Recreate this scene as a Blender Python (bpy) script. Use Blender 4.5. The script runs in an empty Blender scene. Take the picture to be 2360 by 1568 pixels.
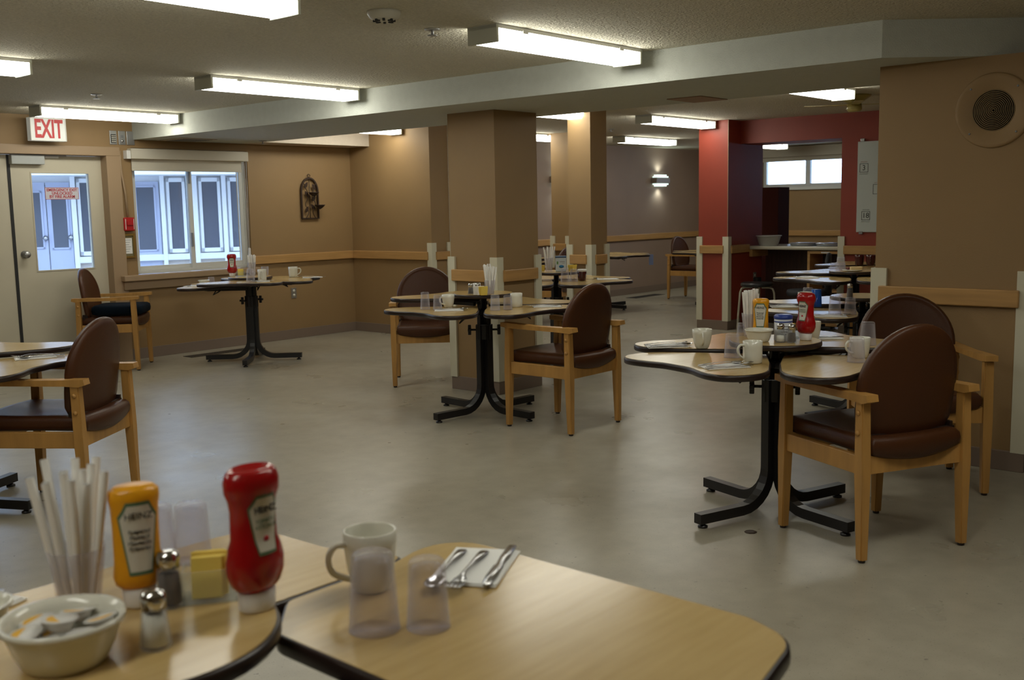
import bpy, bmesh, math, random
from mathutils import Vector, Matrix
random.seed(7)
SC = bpy.context.scene
C = SC.collection
PI = math.pi
# ------------------------------------------------------------ camera
cam_d = bpy.data.cameras.new('camera'); cam = bpy.data.objects.new('camera', cam_d); C.objects.link(cam)
cam_d.sensor_width = 36.0; cam_d.lens = 36.72; cam_d.clip_start = 0.05; cam_d.clip_end = 200
cam_d.dof.use_dof = True; cam_d.dof.focus_distance = 6.0; cam_d.dof.aperture_fstop = 5.6
cam.matrix_world = Matrix.Translation((0, 0, 1.42)) @ (Matrix.Rotation(math.radians(-48.847), 4, 'Z')
    @ Matrix.Rotation(math.radians(90 - 7.2622), 4, 'X') @ Matrix.Rotation(math.radians(-1.1074), 4, 'Z'))
SC.camera = cam
SC.view_settings.view_transform = 'Standard'; SC.view_settings.look = 'None'
SC.view_settings.exposure = 0.0; SC.view_settings.gamma = 1.0; SC.view_settings.use_curve_mapping = False
SC.cycles.use_denoising = True
SC.cycles.max_bounces = 8; SC.cycles.diffuse_bounces = 5; SC.cycles.transparent_max_bounces = 24
SC.cycles.sample_clamp_indirect = 4.0
SC.cycles.caustics_reflective = False; SC.cycles.caustics_refractive = False
# ------------------------------------------------------------ daylight
W = bpy.data.worlds.new('sky'); SC.world = W; W.use_nodes = True
bg = W.node_tree.nodes['Background']; bg.inputs[0].default_value = (0.54, 0.71, 1.0, 1); bg.inputs[1].default_value = 5.2
FIX = 12.5          # strength of the fluorescent diffusers

# ------------------------------------------------------------ materials
MATS = {}
def mat(name, col, rough=0.5, metal=0.0, spec=0.5, var=0.0, vscale=5.0, bump=0.0, bscale=60.0, emit=None, es=0.0, coat=0.0, vstretch=None):
    if name in MATS: return MATS[name]
    m = bpy.data.materials.new(name); m.use_nodes = True; MATS[name] = m
    nt = m.node_tree; b = nt.nodes['Principled BSDF']
    b.inputs['Base Color'].default_value = (*col, 1); b.inputs['Roughness'].default_value = rough
    b.inputs['Metallic'].default_value = metal; b.inputs['Specular IOR Level'].default_value = spec
    if coat: b.inputs['Coat Weight'].default_value = coat; b.inputs['Coat Roughness'].default_value = 0.1
    if emit: b.inputs['Emission Color'].default_value = (*emit, 1); b.inputs['Emission Strength'].default_value = es
    if var or bump:
        tc = nt.nodes.new('ShaderNodeTexCoord'); mp = nt.nodes.new('ShaderNodeMapping'); nt.links.new(tc.outputs['Object'], mp.inputs[0])
        if vstretch: mp.inputs['Scale'].default_value = vstretch
    if var:
        n = nt.nodes.new('ShaderNodeTexNoise'); n.inputs['Scale'].default_value = vscale; n.inputs['Detail'].default_value = 5
        nt.links.new(mp.outputs[0], n.inputs['Vector'])
        r = nt.nodes.new('ShaderNodeMapRange'); r.inputs[1].default_value = 0.3; r.inputs[2].default_value = 0.7
        r.inputs[3].default_value = 1 - var; r.inputs[4].default_value = 1 + var
        nt.links.new(n.outputs['Fac'], r.inputs[0])
        mx = nt.nodes.new('ShaderNodeVectorMath'); mx.operation = 'SCALE'; mx.inputs[0].default_value = col
        nt.links.new(r.outputs[0], mx.inputs['Scale']); nt.links.new(mx.outputs[0], b.inputs['Base Color'])
    if bump:
        n2 = nt.nodes.new('ShaderNodeTexNoise'); n2.inputs['Scale'].default_value = bscale; n2.inputs['Detail'].default_value = 3
        nt.links.new(tc.outputs['Object'], n2.inputs['Vector'])
        bp = nt.nodes.new('ShaderNodeBump'); bp.inputs['Strength'].default_value = bump; bp.inputs['Distance'].default_value = 0.02 if bump >= 1 else 0.01
        nt.links.new(n2.outputs['Fac'], bp.inputs['Height']); nt.links.new(bp.outputs[0], b.inputs['Normal'])
    return m

TAN = mat('tan_wall_paint', (.30, .190, .085), .6, var=.04, vscale=2.5, bump=.12, bscale=220)
TAUPE = mat('taupe_wall_tone', (.30, .215, .165), .6, var=.04, vscale=2.5, bump=.12, bscale=220)  # far wall, greyer base colour than the tan walls
RED = mat('brick_red_paint', (.29, .045, .024), .5, var=.05, vscale=3, bump=.1, bscale=220)
CEIL = mat('stippled_ceiling_plaster', (.66, .62, .50), .9, var=.10, vscale=70, bump=1.0, bscale=75)
BEAMM = mat('white_textured_plaster', (.52, .54, .49), .85, var=.03, vscale=20, bump=.35, bscale=150)
SOFF = mat('cream_plaster', (.50, .43, .35), .85, var=.03, vscale=20, bump=.3, bscale=150)
BASE = mat('taupe_vinyl_baseboard', (.22, .165, .13), .45)
RAILW = mat('maple_handrail_wood', (.47, .27, .10), .38, var=.12, vscale=3, vstretch=(1, 1, 12))
GUARD = mat('cream_plastic_corner_guard', (.66, .63, .49), .45)
CHW = mat('honey_maple_chair_wood', (.47, .25, .07), .38, var=.14, vscale=4, vstretch=(6, 6, 1))
VINYL = mat('brown_vinyl_upholstery', (.068, .023, .008), .36, spec=.35, bump=.15, bscale=300)
NAVY = mat('navy_cushion_fabric', (.003, .008, .016), .9, spec=.15, bump=.3, bscale=400)
BLACK = mat('black_powder_coated_steel', (.012, .011, .012), .35)
TMOLD = mat('dark_brown_edge_moulding', (.022, .012, .010), .34)
WHITE = mat('white_painted_metal', (.72, .72, .68), .4)
FIXEND = mat('grey_white_fixture_end', (.55, .56, .48), .5)
STEEL = mat('polished_cutlery_steel', (.55, .55, .56), .18, metal=1)
CHROME = mat('chrome', (.6, .6, .6), .12, metal=1)
CERAM = mat('cream_ceramic', (.72, .71, .62), .2, coat=.3)
NAP = mat('white_paper', (.86, .86, .84), .9)
STRAWM = mat('white_straw_paper', (.88, .87, .84), .7)
KET = mat('ketchup_red_plastic', (.36, .004, .006), .22, coat=.3)
MUST = mat('mustard_yellow_plastic', (.80, .36, .01), .3)
CAPW = mat('white_cap_plastic', (.72, .70, .68), .4)
DOORP = mat('cream_door_paint', (.58, .53, .41), .45, var=.02, vscale=4)
FRAMEP = mat('tan_frame_paint', (.36, .25, .15), .5)
VWHITE = mat('white_vinyl_window_frame', (.68, .69, .66), .4)
SHADE = mat('cream_roller_shade_fabric', (.58, .54, .45), .8)
GREY = mat('grey_plastic', (.25, .26, .27), .5)
SILV = mat('brushed_steel_plate', (.42, .42, .42), .35, metal=.8)
IRON = mat('dark_bronze_iron', (.035, .018, .012), .5)
BRASS = mat('aged_brass', (.36, .22, .06), .35, metal=.8)
MAROON = mat('maroon_glazed_ceramic', (.06, .008, .008), .15, coat=.4)
DARKWD = mat('dark_brown_laminate', (.045, .022, .016), .45, var=.3, vscale=8, vstretch=(6, 6, .6))
PANELG = mat('grey_brown_panel', (.13, .12, .11), .4, var=.2, vscale=8, vstretch=(8, 8, .6))
SALTM = mat('white_salt', (.75, .73, .68), .9)
PEPM = mat('ground_pepper', (.07, .05, .035), .9, var=.5, vscale=900)
YEL = mat('yellow_paper', (.80, .62, .12), .7)
BLUE = mat('royal_blue_plastic', (.02, .05, .30), .35)
INK = mat('black_print_ink', (.02, .02, .02), .7)
REDINK = mat('red_print_ink', (.45, .02, .03), .6)
LABEL = mat('cream_label_paper', (.66, .64, .56), .5)
LABELG = mat('green_label_border', (.10, .18, .10), .5)
FACW = mat('white_siding_paint', (.86, .87, .88), .6)
FACL = mat('pale_lilac_door_paint', (.50, .53, .66), .5)
FACB = mat('beige_siding', (.62, .56, .50), .7)
DARKG = mat('dark_window_glass', (.13, .14, .17), .12)
PAVE = mat('courtyard_concrete', (.45, .45, .45), .9, var=.1, vscale=2)
LIDW = mat('white_plastic_lid', (.75, .74, .72), .35)

def laminate():
    m = bpy.data.materials.new('maple_laminate'); m.use_nodes = True; nt = m.node_tree; b = nt.nodes['Principled BSDF']
    tc = nt.nodes.new('ShaderNodeTexCoord'); mp = nt.nodes.new('ShaderNodeMapping'); mp.inputs['Scale'].default_value = (1.5, 14, 1)
    n = nt.nodes.new('ShaderNodeTexNoise'); n.inputs['Scale'].default_value = 4; n.inputs['Detail'].default_value = 6
    n2 = nt.nodes.new('ShaderNodeTexNoise'); n2.inputs['Scale'].default_value = 3
    cr = nt.nodes.new('ShaderNodeValToRGB'); cr.color_ramp.elements[0].color = (.44, .295, .11, 1); cr.color_ramp.elements[0].position = .3
    cr.color_ramp.elements[1].color = (.56, .405, .18, 1); cr.color_ramp.elements[1].position = .7
    nt.links.new(tc.outputs['Object'], mp.inputs[0]); nt.links.new(mp.outputs[0], n.inputs['Vector'])
    nt.links.new(tc.outputs['Object'], n2.inputs['Vector'])
    ad = nt.nodes.new('ShaderNodeMath'); ad.operation = 'ADD'; mu = nt.nodes.new('ShaderNodeMath'); mu.operation = 'MULTIPLY'; mu.inputs[1].default_value = .5
    nt.links.new(n.outputs['Fac'], ad.inputs[0]); nt.links.new(n2.outputs['Fac'], ad.inputs[1]); nt.links.new(ad.outputs[0], mu.inputs[0])
    nt.links.new(mu.outputs[0], cr.inputs[0]); nt.links.new(cr.outputs[0], b.inputs['Base Color'])
    b.inputs['Roughness'].default_value = .21
    return m
LAM = laminate()

def floor_mat():
    m = bpy.data.materials.new('speckled_sheet_vinyl'); m.use_nodes = True; nt = m.node_tree; b = nt.nodes['Principled BSDF']
    tc = nt.nodes.new('ShaderNodeTexCoord')
    def noise(s, d=3):
        n = nt.nodes.new('ShaderNodeTexNoise'); n.inputs['Scale'].default_value = s; n.inputs['Detail'].default_value = d
        nt.links.new(tc.outputs['Object'], n.inputs['Vector']); return n
    a, c, d = noise(.9, 4), noise(9, 5), noise(120, 2)
    cr = nt.nodes.new('ShaderNodeValToRGB'); cr.color_ramp.elements[0].color = (.315, .285, .22, 1); cr.color_ramp.elements[0].position = .35
    cr.color_ramp.elements[1].color = (.405, .375, .295, 1); cr.color_ramp.elements[1].position = .65
    s1 = nt.nodes.new('ShaderNodeMath'); s1.operation = 'ADD'; s2 = nt.nodes.new('ShaderNodeMath'); s2.operation = 'MULTIPLY'; s2.inputs[1].default_value = .5
    nt.links.new(a.outputs['Fac'], s1.inputs[0]); nt.links.new(c.outputs['Fac'], s1.inputs[1]); nt.links.new(s1.outputs[0], s2.inputs[0])
    nt.links.new(s2.outputs[0], cr.inputs[0])
    sp = nt.nodes.new('ShaderNodeMapRange'); sp.inputs[1].default_value = .25; sp.inputs[2].default_value = .34; sp.inputs[3].default_value = .62; sp.inputs[4].default_value = 1
    n4 = noise(160, 1); nt.links.new(n4.outputs['Fac'], sp.inputs[0])
    vm = nt.nodes.new('ShaderNodeVectorMath'); vm.operation = 'SCALE'; nt.links.new(cr.outputs[0], vm.inputs[0]); nt.links.new(sp.outputs[0], vm.inputs['Scale'])
    sp2 = nt.nodes.new('ShaderNodeMapRange'); sp2.inputs[1].default_value = .24; sp2.inputs[2].default_value = .29; sp2.inputs[3].default_value = .5; sp2.inputs[4].default_value = 1
    n7 = noise(34, 2); nt.links.new(n7.outputs['Fac'], sp2.inputs[0])
    vm2 = nt.nodes.new('ShaderNodeVectorMath'); vm2.operation = 'SCALE'; nt.links.new(vm.outputs[0], vm2.inputs[0]); nt.links.new(sp2.outputs[0], vm2.inputs['Scale'])
    nt.links.new(vm2.outputs[0], b.inputs['Base Color'])
    rr = nt.nodes.new('ShaderNodeMapRange'); rr.inputs[3].default_value = .2; rr.inputs[4].default_value = .42
    n5 = noise(2.2, 4); nt.links.new(n5.outputs['Fac'], rr.inputs[0]); nt.links.new(rr.outputs[0], b.inputs['Roughness'])
    bp = nt.nodes.new('ShaderNodeBump'); bp.inputs['Strength'].default_value = .05; bp.inputs['Distance'].default_value = .01
    n6 = noise(5, 1); nt.links.new(n6.outputs['Fac'], bp.inputs['Height']); nt.links.new(bp.outputs[0], b.inputs['Normal'])
    return m
FLOORM = floor_mat()

def clear(name, tint, alpha, rough=.08, base=(.75, .75, .8)):
    m = bpy.data.materials.new(name); m.use_nodes = True; nt = m.node_tree; nt.nodes.clear()
    o = nt.nodes.new('ShaderNodeOutputMaterial'); t = nt.nodes.new('ShaderNodeBsdfTransparent'); t.inputs[0].default_value = (*tint, 1)
    p = nt.nodes.new('ShaderNodeBsdfPrincipled'); p.inputs['Base Color'].default_value = (*base, 1); p.inputs['Roughness'].default_value = rough
    lw = nt.nodes.new('ShaderNodeLayerWeight'); lw.inputs[0].default_value = .25
    r = nt.nodes.new('ShaderNodeMapRange'); r.inputs[3].default_value = alpha; r.inputs[4].default_value = min(1, alpha + .45)
    nt.links.new(lw.outputs['Facing'], r.inputs[0])
    mx = nt.nodes.new('ShaderNodeMixShader'); nt.links.new(r.outputs[0], mx.inputs[0]); nt.links.new(t.outputs[0], mx.inputs[1]); nt.links.new(p.outputs[0], mx.inputs[2])
    nt.links.new(mx.outputs[0], o.inputs[0]); return m
TUMB = clear('clear_tumbler_plastic', (.95, .94, .96), .05)
BLUET = clear('blue_tumbler_plastic', (.10, .35, .85), .5, base=(.05, .20, .70))
GLASSC = clear('clear_glass', (.94, .96, .95), .08, .04)
def pane_mat():
    m = bpy.data.materials.new('window_pane_glass'); m.use_nodes = True; nt = m.node_tree; nt.nodes.clear()
    o = nt.nodes.new('ShaderNodeOutputMaterial'); t = nt.nodes.new('ShaderNodeBsdfTransparent'); t.inputs[0].default_value = (.93, .96, .98, 1)
    g = nt.nodes.new('ShaderNodeBsdfGlossy'); g.inputs['Roughness'].default_value = .02
    f = nt.nodes.new('ShaderNodeFresnel'); f.inputs[0].default_value = 1.45
    mx = nt.nodes.new('ShaderNodeMixShader'); nt.links.new(f.outputs[0], mx.inputs[0]); nt.links.new(t.outputs[0], mx.inputs[1]); nt.links.new(g.outputs[0], mx.inputs[2])
    nt.links.new(mx.outputs[0], o.inputs[0]); return m
PANE = pane_mat()
LAMP = mat('glowing_fluorescent_diffuser', (.8, .8, .78), .5, emit=(1.0, .985, .87), es=FIX)
SCGL = mat('glowing_sconce_glass', (.7, .75, .7), .3, emit=(.80, 1.0, .92), es=1.0)
EXITR = mat('glowing_exit_red', (.42, .008, .012), .4, emit=(1, .03, .01), es=.10)
EXITW = mat('exit_sign_white_face', (.72, .73, .70), .35, emit=(.9, 1, .95), es=.12)

# ------------------------------------------------------------ mesh helpers
class MB:
    def __init__(s): s.v = []; s.f = []; s.sm = []
    def add(s, vs, fs, smooth=False):
        o = len(s.v); s.v += [tuple(v) for v in vs]; s.f += [tuple(i + o for i in f) for f in fs]; s.sm += [smooth] * len(fs); return s
    def bmadd(s, bm, smooth=False):
        bm.verts.ensure_lookup_table(); bm.verts.index_update()
        vs = [v.co[:] for v in bm.verts]; fs = [[v.index for v in f.verts] for f in bm.faces]; bm.free(); return s.add(vs, fs, smooth)
    def box(s, x0, x1, y0, y1, z0, z1, bev=0.0, M=None, seg=2):
        bm = bmesh.new(); bmesh.ops.create_cube(bm, size=1)
        for v in bm.verts: v.co = Vector(((x0 + x1) / 2 + v.co.x * (x1 - x0), (y0 + y1) / 2 + v.co.y * (y1 - y0), (z0 + z1) / 2 + v.co.z * (z1 - z0)))
        if bev > 0: bmesh.ops.bevel(bm, geom=bm.edges[:], offset=bev, segments=seg, affect='EDGES', profile=.5)
        if M is not None: bmesh.ops.transform(bm, matrix=M, verts=bm.verts)
        return s.bmadd(bm)
    def lathe(s, prof, c=(0, 0, 0), n=28, M=None, smooth=True):
        vs = []; fs = []
        for r, z in prof:
            for i in range(n):
                a = 2 * PI * i / n; vs.append(Vector((r * math.cos(a), r * math.sin(a), z)))
        for j in range(len(prof) - 1):
            for i in range(n):
                k = (i + 1) % n; fs.append((j * n + i, j * n + k, (j + 1) * n + k, (j + 1) * n + i))
        if prof[0][0] > 1e-6: fs.append(tuple(range(n - 1, -1, -1)))
        if prof[-1][0] > 1e-6: fs.append(tuple((len(prof) - 1) * n + i for i in range(n)))
        if M is not None: vs = [M @ v for v in vs]
        return s.add([(v[0] + c[0], v[1] + c[1], v[2] + c[2]) for v in vs], fs, smooth)
    def cyl(s, c, r, z0, z1, n=20, M=None):
        return s.lathe([(r, z0), (r, z1)], c, n, M)
    def tube(s, path, r, n=10, sq=False, smooth=True, flat=1.0, up=None):
        P = [Vector(p) for p in path]; vs = []; fs = []; m = 4 if sq else n
        prev = None
        for i, p in enumerate(P):
            t = (P[min(i + 1, len(P) - 1)] - P[max(i - 1, 0)]).normalized()
            ref = Vector(up) if up else (Vector((0, 0, 1)) if abs(t.z) < .95 else Vector((1, 0, 0)))
            if prev is not None and not up: a = (prev - t * prev.dot(t)).normalized()
            else: a = t.cross(ref).normalized()
            prev = a; b = t.cross(a).normalized()
            rr = r[i] if isinstance(r, (list, tuple)) else r
            for k in range(m):
                an = 2 * PI * (k + (.5 if sq else 0)) / m; q = rr * (1.4142 if sq else 1)
                vs.append(p + a * math.cos(an) * q + b * math.sin(an) * q * flat)
        for i in range(len(P) - 1):
            for k in range(m):
                l = (k + 1) % m; fs.append((i * m + k, i * m + l, (i + 1) * m + l, (i + 1) * m + k))
        fs.append(tuple(range(m - 1, -1, -1))); fs.append(tuple((len(P) - 1) * m + i for i in range(m)))
        return s.add(vs, fs, smooth and not sq)
    def prism(s, poly, z0, z1, M=None, inset=0.0):
        n = len(poly); a = sum(poly[i][0] * poly[(i + 1) % n][1] - poly[(i + 1) % n][0] * poly[i][1] for i in range(n))
        if a < 0: poly = poly[::-1]
        vs = [Vector((x, y, z0)) for x, y in poly] + [Vector((x, y, z1)) for x, y in poly]
        if M is not None: vs = [M @ v for v in vs]
        fs = [tuple(range(n - 1, -1, -1)), tuple(range(n, 2 * n))] + [(i, (i + 1) % n, n + (i + 1) % n, n + i) for i in range(n)]
        return s.add(vs, fs)
    def mesh(s, name):
        me = bpy.data.meshes.new(name); me.from_pydata(s.v, [], s.f); me.validate()
        bm = bmesh.new(); bm.from_mesh(me); bmesh.ops.recalc_face_normals(bm, faces=bm.faces); bm.to_mesh(me); bm.free()
        if len(me.polygons) == len(s.sm): me.polygons.foreach_set('use_smooth', s.sm)
        return me

def obj(name, mb, m, parent=None, loc=(0, 0, 0), rz=0.0, rot=None):
    me = mb.mesh(name) if isinstance(mb, MB) else mb
    if not me.materials: me.materials.append(m)
    o = bpy.data.objects.new(name, me); C.objects.link(o); o.location = loc
    o.rotation_euler = rot if rot else (0, 0, rz)
    if parent: o.parent = parent
    return o
def tag(o, label, cat, group=None, kind=None):
    o['label'] = label; o['category'] = cat
    if group: o['group'] = group
    if kind: o['kind'] = kind
    return o
def thing(name, label, cat, loc=(0, 0, 0), rz=0.0, group=None, rot=None):
    o = bpy.data.objects.new(name, None); C.objects.link(o); o.location = loc; o.rotation_euler = rot if rot else (0, 0, rz)
    o.empty_display_size = .05
    return tag(o, label, cat, group)
def struct(name, mb, m, loc=(0, 0, 0), rz=0.0, label=None):
    o = obj(name, mb, m, None, loc, rz); o['kind'] = 'structure'
    if label: o['label'] = label
    return o
def dup(root, loc, rz, label, group=None, name=None):
    r = root.copy(); C.objects.link(r); r.location = loc; r.rotation_euler = (0, 0, rz); r['label'] = label
    if name: r.name = name
    if group: r['group'] = group
    elif 'group' in r.keys(): del r['group']
    for ch in list(root.children):
        c = ch.copy(); C.objects.link(c); c.parent = r
        for g in ch.children:
            d = g.copy(); C.objects.link(d); d.parent = c
    return r
def text(name, body, size, m, parent, loc, rot, extrude=.0005, align='CENTER', sx=1.0, space=1.0, bold=0.0):
    cu = bpy.data.curves.new(name, 'FONT'); cu.body = body; cu.size = size; cu.extrude = extrude; cu.align_x = align; cu.align_y = 'CENTER'
    cu.space_line = space; cu.offset = bold
    t = bpy.data.objects.new(name, cu); C.objects.link(t)
    dg = bpy.context.evaluated_depsgraph_get(); me = bpy.data.meshes.new_from_object(t.evaluated_get(dg))
    bpy.data.objects.remove(t); bpy.data.curves.remove(cu); me.materials.clear(); me.materials.append(m)
    o = bpy.data.objects.new(name, me); C.objects.link(o); o.location = loc; o.rotation_euler = rot; o.scale = (sx, 1, 1)
    if parent: o.parent = parent
    return o
def catmull(pts, k=6, closed=True):
    n = len(pts); out = []
    for i in range(n if closed else n - 1):
        p0, p1, p2, p3 = (pts[(i + j - 1) % n] for j in range(4)) if closed else (pts[max(i - 1, 0)], pts[i], pts[i + 1], pts[min(i + 2, n - 1)])
        for q in range(k):
            t = q / k
            out.append(tuple(.5 * (2 * b + (c - a) * t + (2 * a - 5 * b + 4 * c - d) * t * t + (-a + 3 * b - 3 * c + d) * t ** 3) for a, b, c, d in zip(p0, p1, p2, p3)))
    if not closed: out.append(pts[-1])
    return out
def offset(poly, d):
    n = len(poly); a = sum(poly[i][0] * poly[(i + 1) % n][1] - poly[(i + 1) % n][0] * poly[i][1] for i in range(n))
    if a < 0: poly = poly[::-1]
    out = []
    for i in range(n):
        p, q, r = Vector(poly[i - 1]), Vector(poly[i]), Vector(poly[(i + 1) % n])
        e1 = (q - p).normalized() if (q - p).length > 1e-9 else Vector((1, 0)); e2 = (r - q).normalized() if (r - q).length > 1e-9 else e1
        nn = Vector((e1.y, -e1.x)) + Vector((e2.y, -e2.x)); nn = nn.normalized() if nn.length > 1e-6 else Vector((0, 0)); out.append(tuple(q + nn * d))
    return out
def pillow(mb, outline, rings, f):
    """closed padded shape: outline in (a,b); rings = [(scale, h)] from back centre to front centre; f(a,b,h)->xyz"""
    n = len(outline); cx = sum(p[0] for p in outline) / n; cy = sum(p[1] for p in outline) / n
    vs = []; fs = []
    for s_, h in rings:
        for a, b in outline: vs.append(f(cx + (a - cx) * s_, cy + (b - cy) * s_, h))
    for j in range(len(rings) - 1):
        for i in range(n):
            k = (i + 1) % n; fs.append((j * n + i, j * n + k, (j + 1) * n + k, (j + 1) * n + i))
    fs.append(tuple(range(n - 1, -1, -1))); fs.append(tuple((len(rings) - 1) * n + i for i in range(n)))
    return mb.add(vs, fs, True)

# ============================================================ ROOM
CZ = 2.325; BZ = 2.137; YB = 9.517
X0, X1, Y0 = -3.0, 16.2, -3.2
struct('floor', MB().box(X0, X1, Y0, YB + .15, -.06, 0), FLOORM)
struct('ceiling', MB().box(X0 - .2, X1 + .2, Y0 - .2, YB + .3, CZ, CZ + .1), CEIL)
struct('trim_0', MB().box(X0 - .3, X1 + .3, Y0 - .3, YB + .3, CZ + .1, 6.5), FACB, label='added unseen storey above the dining room that shades the courtyard')  # unseen block added to keep part of the sky off the courtyard
# back wall with door recess and window opening
w = MB()
w.box(X0, 3.12, YB, YB + .22, 0, CZ)
w.box(3.12, 5.20, YB, YB + .22, 2.03, CZ)
w.box(5.20, 5.33, YB - .0, YB + .22, 0, CZ)
w.box(5.33, 6.66, YB, YB + .22, 0, .80)
w.box(5.33, 6.66, YB, YB + .22, 2.06, CZ)
w.box(6.66, 8.30, YB, YB + .22, 0, CZ)
struct('wall_back', w, TAN, label='tan back wall with the exit doors and the courtyard window')
struct('wall_far', MB().box(8.30, X1, YB, YB + .22, 0, CZ), TAUPE)
struct('wall_right', MB().box(X0, X1, Y0 - .15, Y0, 0, CZ), TAN)
struct('wall_left', MB().box(X0 - .15, X0, Y0, YB, 0, CZ), TAN)
w = MB()
WY0, WY1, WZ0, WZ1 = 7.08, 8.50, 1.66, 2.22
w.box(X1, X1 + .2, Y0, 4.2, 0, CZ); w.box(X1, X1 + .2, 4.2, 6.5, 0, WZ0); w.box(X1, X1 + .2, 4.2, 6.5, WZ1, CZ); w.box(X1, X1 + .2, 6.5, WY0, 0, CZ); w.box(X1, X1 + .2, WY1, YB, 0, CZ); w.box(X1, X1 + .2, WY0, WY1, 0, WZ0); w.box(X1, X1 + .2, WY0, WY1, WZ1, CZ)
struct('wall_alcove', w, TAN, label='tan wall under the high bright window')
# partition stub, pillars
struct('wall_partition', MB().box(8.077, 8.36, 8.20, YB, 0, CZ), TAN, label='short tan partition beside the candle holder wall')
struct('wall_pillar_middle', MB().box(5.85, 6.34, 5.25, 5.73, 0, BZ), TAN, label='square tan pillar behind the middle table')
struct('wall_pillar_second', MB().box(8.08, 8.34, 6.03, 6.30, 0, CZ), TAN, label='slim tan pillar right of the middle pillar')
struct('wall_pillar_rear', MB().box(10.40, 10.72, 8.10, 8.38, 0, CZ), TAN, label='pale pillar seen between the two nearer pillars')
struct('wall_pillar_right', MB().box(5.72, 6.20, 1.50, 2.30, 0, BZ), TAN, label='wide tan pillar at the right edge with the speaker')
w = MB(); w.box(10.37, 11.17, 5.85, 6.22, 0, CZ); w.box(10.65, 11.17, 4.67, 5.85, 2.07, CZ); w.box(10.65, 11.17, 2.2, 4.67, 0, CZ)
struct('wall_serving_hatch', w, RED, label='brick red wall around the serving hatch')
# beams and soffits
w = MB(); w.prism([(5.359, 2.149), (5.359, YB), (6.62, YB), (6.62, 2.60), (9.60, -.70), (8.90, -1.78)], BZ, CZ)
struct('ceiling_beam', w, BEAMM, label='long white dropped ceiling beam')
struct('trim_1', MB().box(6.62, 8.077, 9.17, YB, BZ, CZ), SOFF, label='cream soffit along the back wall behind the beam')
# baseboards
def bb(name, boxes, m=BASE, z0=0, z1=.105):
    q = MB()
    for x0, x1, y0, y1 in boxes: q.box(x0, x1, y0, y1, z0, z1, .003)
    return struct(name, q, m)
bb('baseboard_back', [(5.18, 8.077, YB - .012, YB)])
bb('baseboard_far', [(8.36, X1, YB - .012, YB)])
bb('baseboard_partition', [(8.065, 8.08, 8.19, YB - .012), (8.065, 8.37, 8.188, 8.2)])
bb('baseboard_pillar_middle', [(5.838, 6.352, 5.238, 5.742)])
bb('baseboard_pillar_second', [(8.068, 8.352, 6.018, 6.312)])
bb('baseboard_pillar_rear', [(10.388, 10.732, 8.088, 8.392)])
bb('baseboard_pillar_right', [(5.705, 6.215, 1.488, 2.312)])
bb('baseboard_red', [(10.355, 10.65, 5.838, 6.232), (10.638, 10.65, 2.2, 4.67)])
bb('baseboard_alcove', [(X1 - .012, X1, 0, YB - .012)])
# handrails
RT, RB = .948, .858
tn = [2]
def trim(mb, m, label):
    o = struct('trim_%d' % tn[0], mb, m, label=label); tn[0] += 1; return o
def rail(boxes, label):
    q = MB()
    for x0, x1, y0, y1 in boxes: q.box(x0, x1, y0, y1, RB, RT, .006)
    return trim(q, RAILW, label)
rail([(6.64, 8.05, YB - .035, YB)], 'maple rail on the wall under the candle holder')
rail([(8.042, 8.077, 8.24, YB - .036)], 'maple rail on the short partition')
rail([(8.12, 8.33, 8.165, 8.2)], 'short maple rail on the end of the partition')
rail([(5.815, 5.85, 5.29, 5.70)], 'maple rail on the left face of the middle pillar')
rail([(5.90, 6.30, 5.215, 5.25)], 'maple rail on the right face of the middle pillar')
rail([(8.045, 8.08, 6.07, 6.27)], 'maple rail on the left face of the slim pillar')
rail([(8.12, 8.30, 5.995, 6.03)], 'maple rail on the right face of the slim pillar')
rail([(10.365, 10.40, 8.14, 8.34)], 'maple rail on the pale rear pillar')
rail([(8.36, X1 - .04, YB - .035, YB)], 'long maple rail on the far taupe wall')
rail([(X1 - .035, X1, 5.0, YB - .04)], 'maple rail under the high bright window')
rail([(5.685, 5.72, 1.54, 2.27)], 'maple rail on the wide right pillar')
rail([(10.335, 10.37, 5.89, 6.19)], 'maple rail on the left face of the red pillar')
rail([(10.41, 10.82, 5.815, 5.85)], 'maple rail on the right face of the red pillar')
rail([(10.615, 10.65, 3.0, 4.62)], 'maple rail on the red wall under the whiteboard')
# corner guards (L sections)
def guard(cx, cy, sx, sy, label, z0=.10, z1=1.045, wd=.055):
    q = MB(); t = .018
    L = [(-t, -t), (wd, -t), (wd, 0), (0, 0), (0, wd), (-t, wd)]
    q.prism([(cx + sx * a, cy + sy * b) for a, b in L], z0, z1)
    trim(q, GUARD, label)
guard(5.85, 5.25, 1, 1, 'cream corner guard on the near edge of the middle pillar')
guard(5.85, 5.73, 1, -1, 'cream corner guard on the left edge of the middle pillar')
guard(6.34, 5.25, -1, 1, 'cream corner guard on the right edge of the middle pillar')
guard(8.077, 8.20, 1, 1, 'cream corner guard on the near edge of the partition')
guard(8.36, 8.20, -1, 1, 'cream corner guard on the far edge of the partition')
guard(8.08, 6.03, 1, 1, 'cream corner guard on the near edge of the slim pillar')
guard(8.08, 6.30, 1, -1, 'cream corner guard on the left edge of the slim pillar')
guard(8.34, 6.03, -1, 1, 'cream corner guard on the right edge of the slim pillar')
guard(10.40, 8.38, 1, -1, 'cream corner guard on the left edge of the pale pillar')
guard(10.40, 8.10, 1, 1, 'cream corner guard on the near edge of the pale pillar')
guard(10.37, 5.85, 1, 1, 'cream corner guard on the near edge of the red pillar')
guard(10.37, 6.22, 1, -1, 'cream corner guard on the left edge of the red pillar')
guard(10.65, 4.67, 1, -1, 'cream corner guard right of the serving hatch')
guard(5.72, 1.50, 1, 1, 'cream corner guard at the right edge of the photo')
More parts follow.
